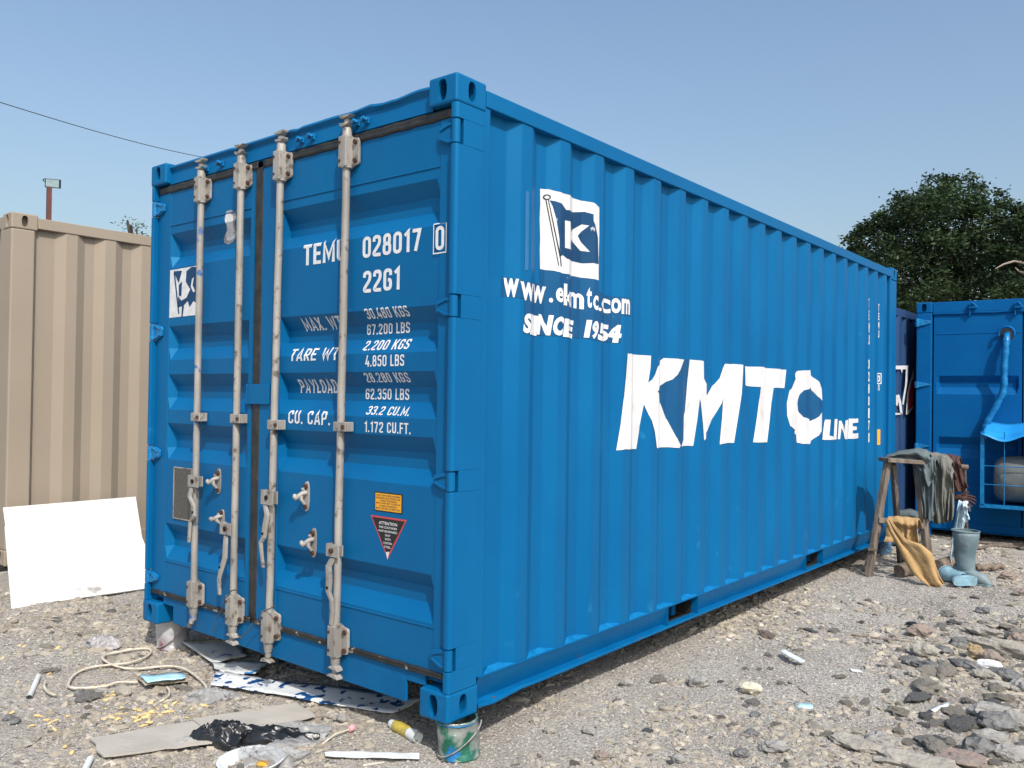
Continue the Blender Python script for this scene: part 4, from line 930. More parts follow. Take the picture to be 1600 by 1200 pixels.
for (X, Y) in ((1520, 478), (1591, 477)):
    p = rcp(X, Y, .03); mb = MB(); mb.box(p.x-.035, p.x+.035, -.01, .03, p.z-.03, p.z+.03); mb.tube([(p.x-.045, .01, p.z-.03), (p.x, -.02, p.z+.03), (p.x+.045, .01, p.z-.02)], .012, 8)
    mb.tube([(p.x-.03, .01, p.z-.03), (p.x-.03, .02, p.z-.10)], .010, 8); mb.build('cam_keeper', 'paint_r', rc, bevel=.004)
for (Y0, Y1) in ((498, 510), (596, 606), (692, 702), (800, 812)):
    a = rcp(1431, Y0, 0); b = rcp(1452, Y1, 0); mb = MB(); mb.prism([(.01, -.022, a.z), (.01, -.022, b.z), (.15, -.008, b.z+.03), (.15, -.008, a.z-.03)], (0, .02, 0)); mb.cyl((.012, -.008, b.z), (.012, -.008, a.z), .022, 12); mb.build('hinge', 'paint_gloss', rc, bevel=.003)
# pipe from the hole down to the awning
pl = [(1573, 522, .06), (1573, 527, -.03), (1572, 540, -.06), (1570, 560, -.06), (1569, 580, -.06), (1569, 600, -.06), (1567, 614, -.06), (1558, 632, -.06), (1545, 655, -.06), (1540, 664, -.06), (1538, 686, -.06)]
mb = MB(); pts = [rcp(*p) for p in pl]; dn = []
for k in range(len(pts)-1):
    for j in range(5): dn.append(pts[k].lerp(pts[k+1], j/5))
dn.append(pts[-1]); mb.tube(dn, [.033+.004*(k % 2)+.003*math.sin(k*1.1) for k in range(len(dn))], 12)
mb.build('hose', 'paint_gloss', rc)
mb = MB(); c = rcp(1573, 522, .03); mb.tube([(c.x+.075*math.cos(a), -.01, c.z+.075*math.sin(a)) for a in [-.2+i*(PI+.5)/14 for i in range(15)]], .014, 8); mb.cyl((c.x, .045, c.z), (c.x, .052, c.z), .07, 18, 1)
mb.build('pipe_hood', ['paint_r', 'near_black'], rc)
# corrugated awning sheet, cage and tank
e0 = rcp(1534, 679, -.46); e1 = rcp(1600, 690, -.46); mb = MB(); rows = []; x0 = e0.x; zc = e0.z
nx_ = 60; xe = x0+1.5
for v in np.linspace(0, 1, 8): rows.append([(x0+(xe-x0)*i/nx_-.04*v*0, -.50*v+.04, zc+.115-.145*v+.033*math.cos(2*PI*(i/nx_*1.5/.44)+.3)*(.35+.65*v)) for i in range(nx_+1)])
mb.grid(rows); mb.build('awning_sheet', mat('bright_blue_sheet', (.015, .24, .62, 1), (.02, .28, .66, 1), 8, .35, bump=.3, bscale=20), rc, solid=.004)
c0 = rcp(1535, 725, -.40); c1 = rcp(1535, 790, -.40); cx0 = c0.x+.0; zb_ = c1.z; ztp = zc+.03
mb = MB(); xe = cx0+1.3
mb.beam((cx0, -.40, zb_), (cx0, -.40, ztp), .035, .035); mb.beam((cx0-.02, -.40, zb_), (xe, -.40, zb_), .035, .035, upv=(0, 1, 0)); mb.beam((cx0, .04, zb_), (cx0, -.40, zb_), .03, .03); mb.beam((xe, -.40, zb_), (xe, -.40, ztp), .035, .035); mb.beam((xe, .04, zb_), (xe, -.40, zb_), .03, .03)
mb.build('cage_frame', 'paint_gloss', rc)
mb = MB()
for Y in (728, 757): z_ = rcp(1545, Y, -.40).z; mb.tube([(cx0, -.40, z_), (xe, -.40, z_)], .005, 6)
for X in (1569,): x_ = rcp(X, 740, -.40).x; mb.tube([(x_, -.40, zb_), (x_, -.40, ztp)], .005, 6); mb.tube([(x_+.35, -.40, zb_), (x_+.35, -.40, ztp)], .005, 6)
for x_ in (cx0+.7, cx0+.95): mb.tube([(x_, -.40, zb_), (x_, -.40, ztp)], .005, 6)
mb.build('cage_mesh', 'paint_gloss', rc)
mb = MB(); mb.box(cx0, xe, -.39, .03, zb_-.012, zb_+.008); mb.build('cage_shelf', 'paint_r', rc)
# tank in the cage: a thing of its own
ta = empty('storage_tank', tuple(rcm @ Vector((cx0+.63, -.18, zb_+.012))), 'grey plastic-wrapped drum inside the wire cage on the right blue container', 'drum', rz=math.radians(5)); ta['_o'] = [0, 0, 0]
mb = MB(); n = 40; rows = []
for xx, rr_ in ((-.54, .02), (-.54, .15), (-.52, .20), (-.46, .23), (-.3, .24), (0, .245), (.3, .24), (.5, .23), (.55, .16), (.56, .02)):
    rows.append([(xx, rr_*.85*math.cos(a), .25+rr_*math.sin(a)*(1+.04*math.sin(xx*9+a*3))) for a in [2*PI*j/n for j in range(n+1)]])
mb.grid(rows); mb.build('drum', 'tank', ta)
mb = MB(); mb.box(.2, .42, -.19, .1, 0, .2); mb.build('cradle', 'tank', ta, bevel=.01)

# lettering on the navy container's end (seen in the gap): its face is the plane x = -.27
def PN(*pts): return [(at_x(X/4+1330, Y/4+420, -.262)) for X, Y in pts]
def flat3(name, polys, mt, par, dx=0.0):
    mb = MB()
    nv = par.matrix_world if False else None
    inv = (Matrix.Translation((-.27-L, 8.56, -.09)) @ Matrix.Rotation(-PI/2, 4, 'Z')).inverted()
    from mathutils.geometry import tessellate_polygon
    for P_ in polys:
        t_ = tessellate_polygon([[Vector((p.y, p.z, 0)) for p in P_]]); mb.add([inv @ (p+Vector((dx, 0, 0))) for p in P_], t_)
    return mb.build(name, mt, par)
flat3('end_lettering', [PN((250, 605), (358, 605), (356, 625), (352, 700), (328, 850), (318, 845), (338, 720), (342, 628), (322, 628), (318, 655), (310, 628), (250, 628)), PN((280, 790), (300, 785), (312, 830), (322, 912), (308, 910), (296, 830), (288, 860), (280, 850)), PN((262, 900), (320, 903), (320, 912), (262, 912)),
                        PN((390, 620), (392, 680), (372, 720), (358, 790), (354, 860), (350, 890), (388, 855), (390, 868), (358, 910), (342, 910), (350, 780), (368, 700))], 'white', navy)
flat3('end_logo', [PN((390, 684), (390, 852), (355, 882), (358, 800), (370, 730))], 'redpaint', navy, .003)

# ------------------------------------------------------------------ white board leaning on the beige container
p = [at_z(18, 951, .004), at_z(232, 919, .004)]
xw = XB+.012
tt = [at_x(5, 793, xw+.02), at_x(212, 776, xw+.02)]
b0, b1 = p; t0, t1 = tt
ed = (b1-b0)
mm = b0.lerp(t0, .72) ; n1 = at_x(222, 840, (b1.x+(t1.x-b1.x)*.45))
mb = MB(); nrm = (b1-b0).cross(t0-b0).normalized()*.012
b1e = b1+(b1-b0)*.12
mb.prism([b0, b0.lerp(t0, .80), b0.lerp(t0, .80)+(t1-t0)*.006, t0, t0.lerp(t1, .52), t1, n1, b1e.lerp(n1, .35), b1e, b0.lerp(b1, .5)+Vector((0, 0, .004))], nrm*-1)
o = mb.build('white_board', 'board'); origin(o); tag(o, 'large white board leaning against the beige container', 'board')

# ------------------------------------------------------------------ floodlight on a pole, sky wire, trees
dP = 14.0; pb = at_d(77, 346, dP); ph = at_d(77, 292, dP)
fl = empty('flood_light', (pb.x, pb.y, 0), 'rectangular flood light on a red-brown pole above the beige container', 'flood light')
mb = MB(); mb.beam((pb.x, pb.y, 0), (ph.x, ph.y, ph.z), .07, .07); mb.build('pole', 'lampred', fl)
ra = rt.copy(); ra.z = 0; ra.normalize(); fr = Vector((fw.x, fw.y, 0)).normalized()
hc = at_d(82, 286.5, dP); tl = (ra*.98+Vector((0, 0, -.07))).normalized()
upn = Vector((0, 0, 1))
mb = MB(); qd = lambda s, k: [hc+tl*(.128*s)*a+upn*(.073*s)*b+fr*k for a, b in ((-1, -1), (1, -1), (1, 1), (-1, 1))]
mb.prism(qd(1, 0), fr*.025); mb.build('lamp_housing', 'black', fl)
mb = MB(); mb.prism(qd(.86, -.004), fr*.003); mb.build('lamp_lens', 'glass', fl)
mb = MB(); mb.tube([hc+tl*-.13+upn*.02, hc+tl*-.16+upn*.03, hc+tl*-.15+upn*.06, hc+tl*-.12+upn*.06], .009, 6); mb.build('bracket', 'black', fl)
wp = [at_d(-60, 141, 19).lerp(at_d(420, 262, 34), k/30)+Vector((0, 0, -.25*math.sin(PI*k/30))) for k in range(31)]
mb = MB(); mb.tube(wp, .011, 5); o = mb.build('overhead_wire', 'black'); origin(o); tag(o, 'thin dark cable crossing the sky above the left containers', 'cable')

def leafmat(name, a, b):
    m = bpy.data.materials.new(name); m.use_nodes = True; n = m.node_tree.nodes; l = m.node_tree.links; bs = n['Principled BSDF']; bs.inputs['Roughness'].default_value = .6; bs.inputs['Specular IOR Level'].default_value = .25
    at = n.new('ShaderNodeAttribute'); at.attribute_name = 'tint'
    r = n.new('ShaderNodeValToRGB'); r.color_ramp.elements[0].color = a; r.color_ramp.elements[1].color = b; e = r.color_ramp.elements.new(.93); e.color = b; r.color_ramp.elements[2].color = (.17, .14, .07, 1)
    l.new(at.outputs['Fac'], r.inputs[0]); l.new(r.outputs[0], bs.inputs['Base Color'])
    tr = n.new('ShaderNodeBsdfTranslucent'); l.new(r.outputs[0], tr.inputs[0]); ms = n.new('ShaderNodeMixShader'); ms.inputs[0].default_value = .22
    l.new(bs.outputs[0], ms.inputs[1]); l.new(tr.outputs[0], ms.inputs[2]); l.new(ms.outputs[0], n['Material Output'].inputs[0]); return m
M['leaf'] = leafmat('leaves_dark', (.012, .026, .012, 1), (.045, .080, .028, 1))
M['leaf2'] = leafmat('leaves_pale', (.05, .08, .045, 1), (.10, .14, .08, 1))
def foliage(name, blobs, n_per, size, mt, parent, seed, off):
    R = np.random.RandomState(seed); Vs = []; Ts = []
    for (c, rad) in blobs:
        # twiggy sub-clumps inside each blob
        nsub = max(4, int(15*(rad/.8)**1.5)); d = R.normal(size=(nsub, 3)); d /= np.linalg.norm(d, axis=1)[:, None]
        sc = np.array(c)+d*(R.rand(nsub, 1)**.4)*rad*np.array([1, 1, .85]); k = int(n_per*(rad/.8)**2/nsub)
        for s in sc:
            tone = R.rand()
            p = s+R.normal(size=(k, 3))*rad*np.array([.23, .23, .15])
            a = R.normal(size=(k, 3)); a[:, 2] *= .5; a /= np.linalg.norm(a, axis=1)[:, None]; b = R.normal(size=(k, 3)); b -= a*(a*b).sum(1)[:, None]; b /= np.linalg.norm(b, axis=1)[:, None]
            L1 = size*R.uniform(.6, 1.3, (k, 1)); W1 = L1*.42
            Vs.append(np.stack([p-a*L1*.5, p+b*W1*.5+a*L1*.05, p+a*L1*.5, p-b*W1*.5+a*L1*.05], 1)); Ts.append(np.clip(tone*.72+R.rand(k)*.25, 0, 1))
    V = np.concatenate(Vs).reshape(-1, 3)-np.array(off); T = np.concatenate(Ts); N = len(T)
    me = bpy.data.meshes.new(name); me.vertices.add(N*4); me.vertices.foreach_set('co', V.astype(np.float32).ravel())
    me.loops.add(N*4); me.loops.foreach_set('vertex_index', np.arange(N*4, dtype=np.int32)); me.polygons.add(N); me.polygons.foreach_set('loop_start', (np.arange(N)*4).astype(np.int32)); me.update()
    at = me.attributes.new('tint', 'FLOAT', 'FACE'); at.data.foreach_set('value', T.astype(np.float32))
    me.materials.append(M[mt]); o = bpy.data.objects.new(name, me); col.objects.link(o); o.parent = parent; return o
def limb(mb, a, b, ra_, rb, seed, n=8, wob=.12):
    R = random.Random(seed); a = Vector(a); b = Vector(b); Lr = (b-a).length; pts = []; o_ = Vector((0, 0, 0))
    for k in range(n+1):
        t_ = k/n; pts.append(a.lerp(b, t_)+Vector((R.uniform(-1, 1), R.uniform(-1, 1), R.uniform(-.5, .5)))*wob*Lr*.35*math.sin(PI*t_)+Vector((0, 0, .08*Lr*math.sin(PI*t_))))
    mb.tube(pts, [ra_+(rb-ra_)*k/n for k in range(n+1)], 8); return pts
DT = 20.0
bl = [(1345, 375, .45), (1362, 350, .45), (1385, 342, .5), (1335, 395, .4), (1365, 395, .6), (1395, 375, .7), (1420, 330, .55), (1445, 312, .55), (1468, 300, .5), (1486, 290, .38), (1505, 305, .5), (1480, 335, .8), (1440, 360, .8), (1520, 340, .8), (1538, 318, .45), (1555, 350, .7),
      (1400, 415, .7), (1440, 410, .9), (1490, 395, .9), (1535, 395, .9), (1380, 440, .6), (1425, 455, .8), (1475, 455, .8), (1525, 450, .8), (1560, 415, .7), (1352, 420, .4), (1460, 385, .6), (1412, 478, .6), (1560, 470, .6), (1500, 480, .6)]
bl2 = [(1596, 352, .35), (1620, 345, .5), (1582, 385, .5), (1604, 405, .8), (1645, 365, .8), (1590, 440, .8), (1630, 430, 1.), (1575, 475, .7), (1620, 480, .9), (1670, 400, .9), (1592, 326, .35), (1612, 334, .45), (1575, 345, .35), (1662, 460, .9), (1700, 420, .8)]
def make_tree(blist, dist, base_px, label, seed, name='tree', npn=1900, size=.115, group='trees behind the containers', mt='leaf'):
    R = random.Random(seed); bs = at_d(base_px, 620, dist); base = (bs.x, bs.y, 0)
    t = empty(name, base, label, 'tree', group); blobs = []
    for (X, Y, r) in blist: p_ = at_d(X, Y, dist+R.uniform(-1.3, 1.3)); blobs.append((tuple(p_), r))
    mb = MB(); fork = Vector(base)+Vector((R.uniform(-.2, .2), .1, 1.9))
    limb(mb, base, fork, .26, .19, seed, wob=.05)
    for k, (c, r) in enumerate(blobs):
        mid = fork.lerp(Vector(c), .45)+Vector((0, 0, -.2)); 
        if k % 2 == 0: limb(mb, fork, c, .10, .02, seed+k)
        else: limb(mb, mid, c, .045, .012, seed+k)
    mb.build('trunk', 'barkd', t)
    foliage('crown', blobs, npn, size, mt, t, seed, base); return t
make_tree(bl, DT, 1478, 'large dark green tree rising behind the right end of the blue container', 5)
make_tree(bl2, 19.0, 1650, 'second dark green tree cut off by the right edge, pale dead branch in front', 9)
# the pale dead branch
db = empty('dead_branch', tuple(at_d(1650, 470, 17.6)), 'pale bare branch curving out in front of the right-edge tree', 'branch'); db.location.z = 0
o_ = (db.location.x, db.location.y, 0); db['_o'] = list(o_)
mb = MB(); mb.tube([Vector((o_[0], o_[1], 0)), at_d(1652, 520, 17.6), at_d(1640, 450, 17.6), at_d(1618, 418, 17.6), at_d(1600, 411, 17.6), at_d(1585, 408, 17.6), at_d(1568, 413, 17.6), at_d(1555, 420, 17.6)], [.08, .06, .05, .04, .03, .025, .02, .008], 8)
mb.tube([at_d(1625, 425, 17.6), at_d(1604, 428, 17.6), at_d(1592, 424, 17.6), at_d(1586, 418, 17.6)], [.035, .03, .02, .01], 8)
mb.build('branch_wood', 'deadwood', db)
make_tree([(205, 352, .24), (214, 356, .22), (199, 345, .14), (222, 362, .2), (203, 370, .3), (222, 380, .4), (190, 385, .3)], 15, 212, 'wispy pale shrub tip showing over the beige container', 14, 'shrub', 480, .055, None, 'leaf2')

# ------------------------------------------------------------------ step ladder, clothes, boots
def yat(X, Y, y): return at_y(X, Y, y)
ld = empty('step_ladder', tuple(at_z(1400, 905, .0)), 'rickety grey wooden step trestle hung with clothes at the far end of the blue container', 'ladder')
mb = MB(); fl_ = at_z(1357, 901, .0); tlp = yat(1387, 722, fl_.y+.18)
def leg(a, b, w=.05, h=.035):
    mb = MB(); mb.beam(a, b, w, h, upv=(.3, 1, 0)); mb.build('leg', 'wood', ld, bevel=.004)
leg(fl_, tlp, .045, .06)
frp = at_z(1452, 897, .0); trp = yat(1432, 722, frp.y-.02)
leg(frp, trp, .045, .06)
leg(tlp+Vector((.03, .05, -.02)), Vector((fl_.x+.02, fl_.y+.85, .0)), .04, .045)
leg(trp+Vector((-.02, .08, -.04)), Vector((frp.x-.16, frp.y+.70, .0)), .04, .045)
mb = MB(); q0 = at_z(1354, 893, .0); q1 = yat(1362, 858, q0.y+.03); mb.beam(q0, q1, .04, .05, upv=(.3, 1, 0)); mb.build('splint', 'wood', ld, bevel=.004)
mb = MB(); a = yat(1357, 858, fl_.y); b = yat(1370, 860, fl_.y); mb.beam(a, b, .02, .02); mb.build('tie', 'wood', ld)
mb = MB(); a = yat(1371, 812, fl_.y+.06); b = yat(1442, 822, frp.y-.04); mb.beam(a, b, .05, .045); mb.build('rung', 'wood', ld, bevel=.004)
mb = MB(); a = yat(1380, 718, fl_.y+.15); b = yat(1440, 722, frp.y-.04); mb.beam(a, b, .16, .035); mb.build('top_plank', 'wood', ld, bevel=.004)
mb = MB(); a = yat(1425, 722, frp.y+.1); b = yat(1512, 730, frp.y+.35); mb.tube([a, b], .022, 10); mb.build('side_pole', 'wood', ld)
mb = MB(); a = yat(1506, 728, frp.y+.34); b = at_z(1511, 868, .0); mb.tube([a, b], .018, 10); mb.build('prop_pole', 'wood', ld)

def drape(name, top, bot, ypl, mt, label, cat, seed, folds=3, amp=.03, nu=64, nv=56, sag=0.0, back=True, ytop=0.06, over=.0):
    """cloth hanging between two pixel polylines on plane y=ypl, with a strip over the support behind"""
    R = random.Random(seed); f1, f2 = R.uniform(0, 6), R.uniform(0, 6)
    def samp(pl, u):
        s = u*(len(pl)-1); i = min(int(s), len(pl)-2); f = s-i; return (pl[i][0]*(1-f)+pl[i+1][0]*f, pl[i][1]*(1-f)+pl[i+1][1]*f)
    rows = []
    for j in range(nv+1):
        v = j/nv; r = []
        for i in range(nu+1):
            u = i/nu; a = samp(top, u); b = samp(bot, u)
            X = a[0]*(1-v)+b[0]*v; Y = a[1]*(1-v)+b[1]*v
            X += 1.2*math.sin(v*7+u*5+f1)*v; Y += 1.0*math.sin(u*11+f2)*v
            w = math.sin(u*folds*2*PI+f1+v*1.2)*.6+math.sin(u*folds*3.7*PI+f2-v*2)*.3+math.sin(v*6+u*9+f1)*.25
            yy = ypl+amp*w*(.12+.88*v)-.03*math.sin(PI*min(1, v*3))+.028*float(vnoise(u*5+seed, v*3+seed*3+u*2))+.007*float(vnoise(u*11+seed*2, v*8-u*3))
            p_ = at_y(X, Y, yy); r.append(p_)
        rows.append(r)
    if back:
        top0 = rows[0]; ex = []
        for k in (3, 2, 1): ex.append([p_+Vector((0, .045*k+.01, .015-.03*(k-1)**1.6+.002*math.sin(i*.35+k))) for i, p_ in enumerate(top0)])
        rows = ex+rows
    mb = MB(); mb.grid(rows, sm=True); o = mb.build(name, mt, solid=.006); origin(o); return tag(o, label, cat)
yl = frp.y
drape('jacket', [(1383, 714), (1400, 708), (1430, 703), (1445, 705), (1452, 712)], [(1400, 716), (1425, 722), (1440, 735), (1452, 762), (1460, 740)], yl-.10, 'cloth_grey', 'dark grey-green jacket collar bundled on top of the step trestle', 'jacket', 3, 2, .04, ytop=.1)
drape('jacket', [(1428, 722), (1440, 716), (1455, 716), (1462, 720)], [(1443, 805), (1447, 810), (1455, 814), (1462, 800)], yl-.04, 'cloth_grey', 'grey-green jacket hanging down the right leg of the step trestle', 'jacket', 4, 2, .035)
drape('jacket', [(1446, 709), (1462, 710), (1478, 714), (1487, 724)], [(1455, 813), (1464, 818), (1476, 818), (1481, 810)], yl+.10, 'cloth_khaki', 'khaki grey jacket hanging between the green jacket and the brown bag', 'jacket', 5, 2, .06)
drape('jacket_sleeve', [(1470, 716), (1480, 720), (1489, 740)], [(1478, 812), (1484, 816), (1491, 806)], yl+.10, 'cloth_khaki', 'pale khaki sleeve hanging beside the brown bag', 'sleeve', 6, 1, .03)
drape('bag', [(1474, 712), (1486, 713), (1499, 717)], [(1490, 770), (1500, 768), (1511, 763)], yl+.22, 'cloth_brown', 'dark brown bag hanging at the end of the trestle pole', 'bag', 7, 1, .015)
# brown work glove with fingers under the bag
gl = MB(); g0 = yat(1492, 778, yl+.26)
gl.tube([g0, g0+Vector((.05, 0, .01)), g0+Vector((.09, 0, -.005))], [.03, .034, .03], 10)
for k, (dx, dz, l_) in enumerate(((.03, .012, .085), (.035, .0, .095), (.03, -.012, .09), (.02, -.024, .07), (-.02, .03, .045))):
    s_ = g0+Vector((.07, -.01*k+.02, dz)); gl.tube([s_, s_+Vector((l_*.5, 0, dz*.8+.006)), s_+Vector((l_, 0, dz*1.2-.012))], [.011, .010, .007], 7)
o = gl.build('work_glove', 'cloth_brown'); origin(o); tag(o, 'brown work glove hanging just under the brown bag', 'glove')
drape('rag', [(1498, 782), (1504, 785), (1510, 787)], [(1481, 884), (1490, 872), (1503, 850)], yl+.22, 'cloth_white', 'long pale blue-white rag hanging behind the upright boot', 'rag', 8, 2, .03)
drape('rag', [(1503, 786), (1508, 786), (1511, 788)], [(1504, 812), (1509, 816), (1514, 811)], yl+.18, 'cloth_white', 'short white rag hung under the brown glove', 'rag', 9, 1, .015)
drape('yellow_cloth', [(1385, 811), (1400, 810), (1420, 812), (1434, 814)], [(1382, 846), (1412, 850), (1418, 858), (1434, 852)], fl_.y+.10, 'cloth_yellow', 'ochre yellow cloth thrown over the lower rung of the step trestle', 'cloth', 10, 3, .03)
# trailing leg of the yellow cloth down to the ground
cl = [(1388, 814, 8, .0), (1397, 830, 11, 0), (1410, 849, 15, 0), (1427, 864, 30, 0), (1441, 880, 36, 0), (1451, 896, 27, 0), (1461, 910, 19, 0), (1470, 916, 12, 0)]
rows = []; yy0 = fl_.y+.02
for k, (X, Y, w, _) in enumerate(cl):
    t_ = k/(len(cl)-1); gp = at_z(1472, 917, .015); yv = yy0*(1-t_)+gp.y*t_-.02*math.sin(PI*t_); r = []
    for j in range(13):
        u = j/12-.5; dirn = (.72, -.69); r.append(at_y(X+u*w*dirn[0]*1.2, Y+u*w*dirn[1]*1.2, yv+.010*math.sin(u*9+k*.7)+.006*math.sin(u*17+k*1.3)+.02*float(vnoise(u*5+k*.9, k*1.1))))
    rows.append(r)
def smooth_rows(rows, n=4):
    out = []
    for k in range(len(rows)-1):
        for j in range(n): out.append([rows[k][i].lerp(rows[k+1][i], j/n) for i in range(len(rows[k]))])
    out.append(rows[-1]); return out
mb = MB(); mb.grid(smooth_rows(rows)); o = mb.build('trouser_leg', 'cloth_yellow', solid=.006); origin(o); tag(o, 'ochre cloth leg trailing from the rung down to the ground', 'cloth')

def boot(name, base, h, rz, mt, label, lying=False, s=1.0):
    # loft: ring centre (along), height, half-width, half-length
    t = empty(name, tuple(base), label, 'rubber boot'); t.rotation_euler = (0, 0, rz); t['_o'] = [0, 0, 0]
    n = 24; secs = []
    for k in range(9):                     # shaft from top to ankle
        v = k/8; secs.append(((.004*math.sin(v*5), .006*math.sin(v*7), h*(1-v)+.09*v), (.084-.030*v+.004*math.sin(v*9)+.003*math.sin(v*23)), .096-.032*v+.003*math.sin(v*19), 0))
    rows = []
    rows.append([(.072*math.cos(a), .084*math.sin(a), h-.05) for a in [2*PI*j/n for j in range(n+1)]])
    for (c_, rx, ry, tlt) in secs: rows.append([(c_[0]+rx*math.cos(a), c_[1]+ry*math.sin(a), c_[2]) for a in [2*PI*j/n for j in range(n+1)]])
    mb = MB(); mb.grid(rows)
    foot = []
    for k in range(12):                    # foot along +y
        v = k/11; yy = -.075+.27*v; hw = .038+.014*math.sin(PI*min(1, v*1.1))-(.030*max(0, v-.85)/.15); hh = (.115-.055*v)*(1 if v < .85 else 1-.75*((v-.85)/.15)**1.5)
        foot.append([(hw*math.copysign(abs(math.cos(a))**.7, math.cos(a)), yy, hh*.5+.004+hh*.5*math.copysign(abs(math.sin(a))**.7, math.sin(a))) for a in [2*PI*j/n for j in range(n+1)]])
    mb.grid(foot); mb.add([foot[0][j] for j in range(n)], [tuple(range(n))]); mb.add([foot[-1][j] for j in range(n)], [tuple(range(n))])
    a_ = mb.build('boot_upper', mt, t)
    mb = MB(); mb.prism([(.048*(1-.25*max(0, (y_-.1)/.1))*sx_, y_, -.004) for y_, sx_ in ((-.08, .7), (-.05, 1), (.05, .9), (.13, 1.05), (.19, .8), (.20, 0), (.19, -.8), (.13, -1.05), (.05, -.9), (-.05, -1), (-.08, -.7))], (0, 0, .014)); mb.build('sole', mt, t)
    mb = MB(); mb.tube([(.085*math.cos(a), .097*math.sin(a), h-.004) for a in [2*PI*j/n for j in range(n+1)]], .005, 6, cap=False); mb.build('cuff', mt, t)
    if lying: t.rotation_euler = (math.radians(lying[0]), math.radians(lying[1]), math.radians(lying[2]))
    t.scale = (s, s, s); return t
bb = at_z(1508, 908, .0); boot('rubber_boot', bb, .37, math.radians(-112), 'boot', 'dusty grey rubber boot standing upright beside the ochre cloth', s=1.12)
b2 = at_z(1516, 908, .055); b3 = at_z(1462, 900, .055); dd_ = (b3-b2); dd_.z = 0; dd_.normalize(); yv_ = Vector((-dd_.y, dd_.x, 0))
if yv_.dot(cpos-b2) < 0: yv_ = -yv_
b3 = at_z(1466, 893, .055); dd_ = (b3-b2); dd_.z = 0; dd_.normalize(); yv_ = Vector((-dd_.y, dd_.x, 0))
if yv_.dot(cpos-b2) < 0: yv_ = -yv_
bt2 = boot('rubber_boot', b2, .36, 0, 'boot_blue', 'pale blue rubber boot lying on its side in front of the upright boot', s=.78)
bt2.rotation_euler = Matrix((yv_.cross(dd_), yv_, dd_)).transposed().to_euler()
# logs
for (X0, Y0, X1, Y1, r, lb) in ((1405, 893, 1490, 880, .055, 'short thick log lying behind the yellow cloth'), (1525, 887, 1568, 885, .025, 'thin grey pole lying right of the upright boot')):
    a = at_z(X0, Y0, r); b = at_z(X1, Y1, r); mb = MB(); n = 10
    mb.tube([a.lerp(b, k/n)+Vector((0, 0, .01*math.sin(k*1.7))) for k in range(n+1)], [r*(1+.12*math.sin(k*2.3)) for k in range(n+1)], 12); o = mb.build('log', 'log'); origin(o); tag(o, lb, 'log')
for k, (X0, Y0, X1, Y1) in enumerate(((1500, 845, 1600, 852), (1520, 856, 1600, 848), (1545, 851, 1606, 858))):
    a = at_z(X0, Y0, .02); b = at_z(X1, Y1, .02); mb = MB(); mb.tube([a.lerp(b, j/12)+Vector((.03*math.sin(j*.8+k), .03*math.cos(j*.6+k), 0)) for j in range(13)], .016, 8); o = mb.build('hose_pipe', 'wood'); origin(o)
    tag(o, ['long grey hose snaking along the foot of the right container', 'grey hose crossing under the long one by the right container', 'short grey hose end at the right edge by the container foot'][k], 'hose')
# folded tarps behind the ladder
for k, (X, Y, w, mt, lb) in enumerate(((1408, 790, .22, 'cloth_grey', 'dark folded tarpaulin heap seen between the trestle legs'), (1404, 800, .16, 'tin_blue', 'blue folded sheet under the dark heap between the trestle legs'))):
    p_ = at_y(X, Y, 6.55); mb = MB()
    z_ = p_.z
    for j in range(5):
        zz_ = z_*(j+.5)/5.5 if k == 0 else .08+j*.03
        rows = [[(p_.x-w+2*w*i/12, p_.y-.16+.32*v, zz_+.012*math.sin(i*1.3+j*2+v*3)+.02) for i in range(13)] for v in (0, .33, .66, 1)]
        mb.grid(rows)
    o = mb.build('folded_tarp', mt, solid=.05 if k == 0 else .02); origin(o); tag(o, lb, 'tarpaulin')

# ------------------------------------------------------------------ rubbish on the ground
def gz(X, Y, dz=0.0):
    p_ = at_z(X, Y, 0)
    for _ in range(4): p_ = at_z(X, Y, ghs(p_.x, p_.y)+dz)
    return p_
def slab(name, px, th, mt, label, cat, lift=.006, group=None, flatz=None, curl=0.0, bevel=.001):
    pts = [gz(X, Y, lift+th) for X, Y in px]; z = max(p_.z for p_ in pts) if flatz is None else flatz
    mb = MB(); top = [at_z(X, Y, z) for X, Y in px]
    c_ = sum(top, Vector())/len(top)
    # subdivided fan so that the sheet can sag a little
    mb.prism(top, (0, 0, -th)); o = mb.build(name, mt, bevel=bevel); origin(o); return tag(o, label, cat, group)
def sheet(name, quad, nu, nv, mt, label, cat, amp=.006, th=.002, lift=.012, seed=1):
    R = random.Random(seed); f1, f2 = R.uniform(0, 6), R.uniform(0, 6); g = [at_z(*q_, 0) for q_ in quad]; rows = []
    for j in range(nv+1):
        v = j/nv; r = []
        for i in range(nu+1):
            u = i/nu; p_ = (g[0]*(1-u)+g[1]*u)*(1-v)+(g[3]*(1-u)+g[2]*u)*v
            if j in (0, nv) or i in (0, nu): p_ = p_+Vector((R.uniform(-1, 1), R.uniform(-1, 1), 0))*.006
            z_ = lift+amp*(math.sin(u*9+f1+v*3)+math.sin(v*7+f2)+.6*math.sin(u*21+v*11))
            r.append(Vector((p_.x, p_.y, max(z_, ghs(p_.x, p_.y)+.003))))
        rows.append(r)
    mb = MB(); mb.grid(rows, sm=amp > .0015); o = mb.build(name, mt, solid=th); origin(o); return tag(o, label, cat)
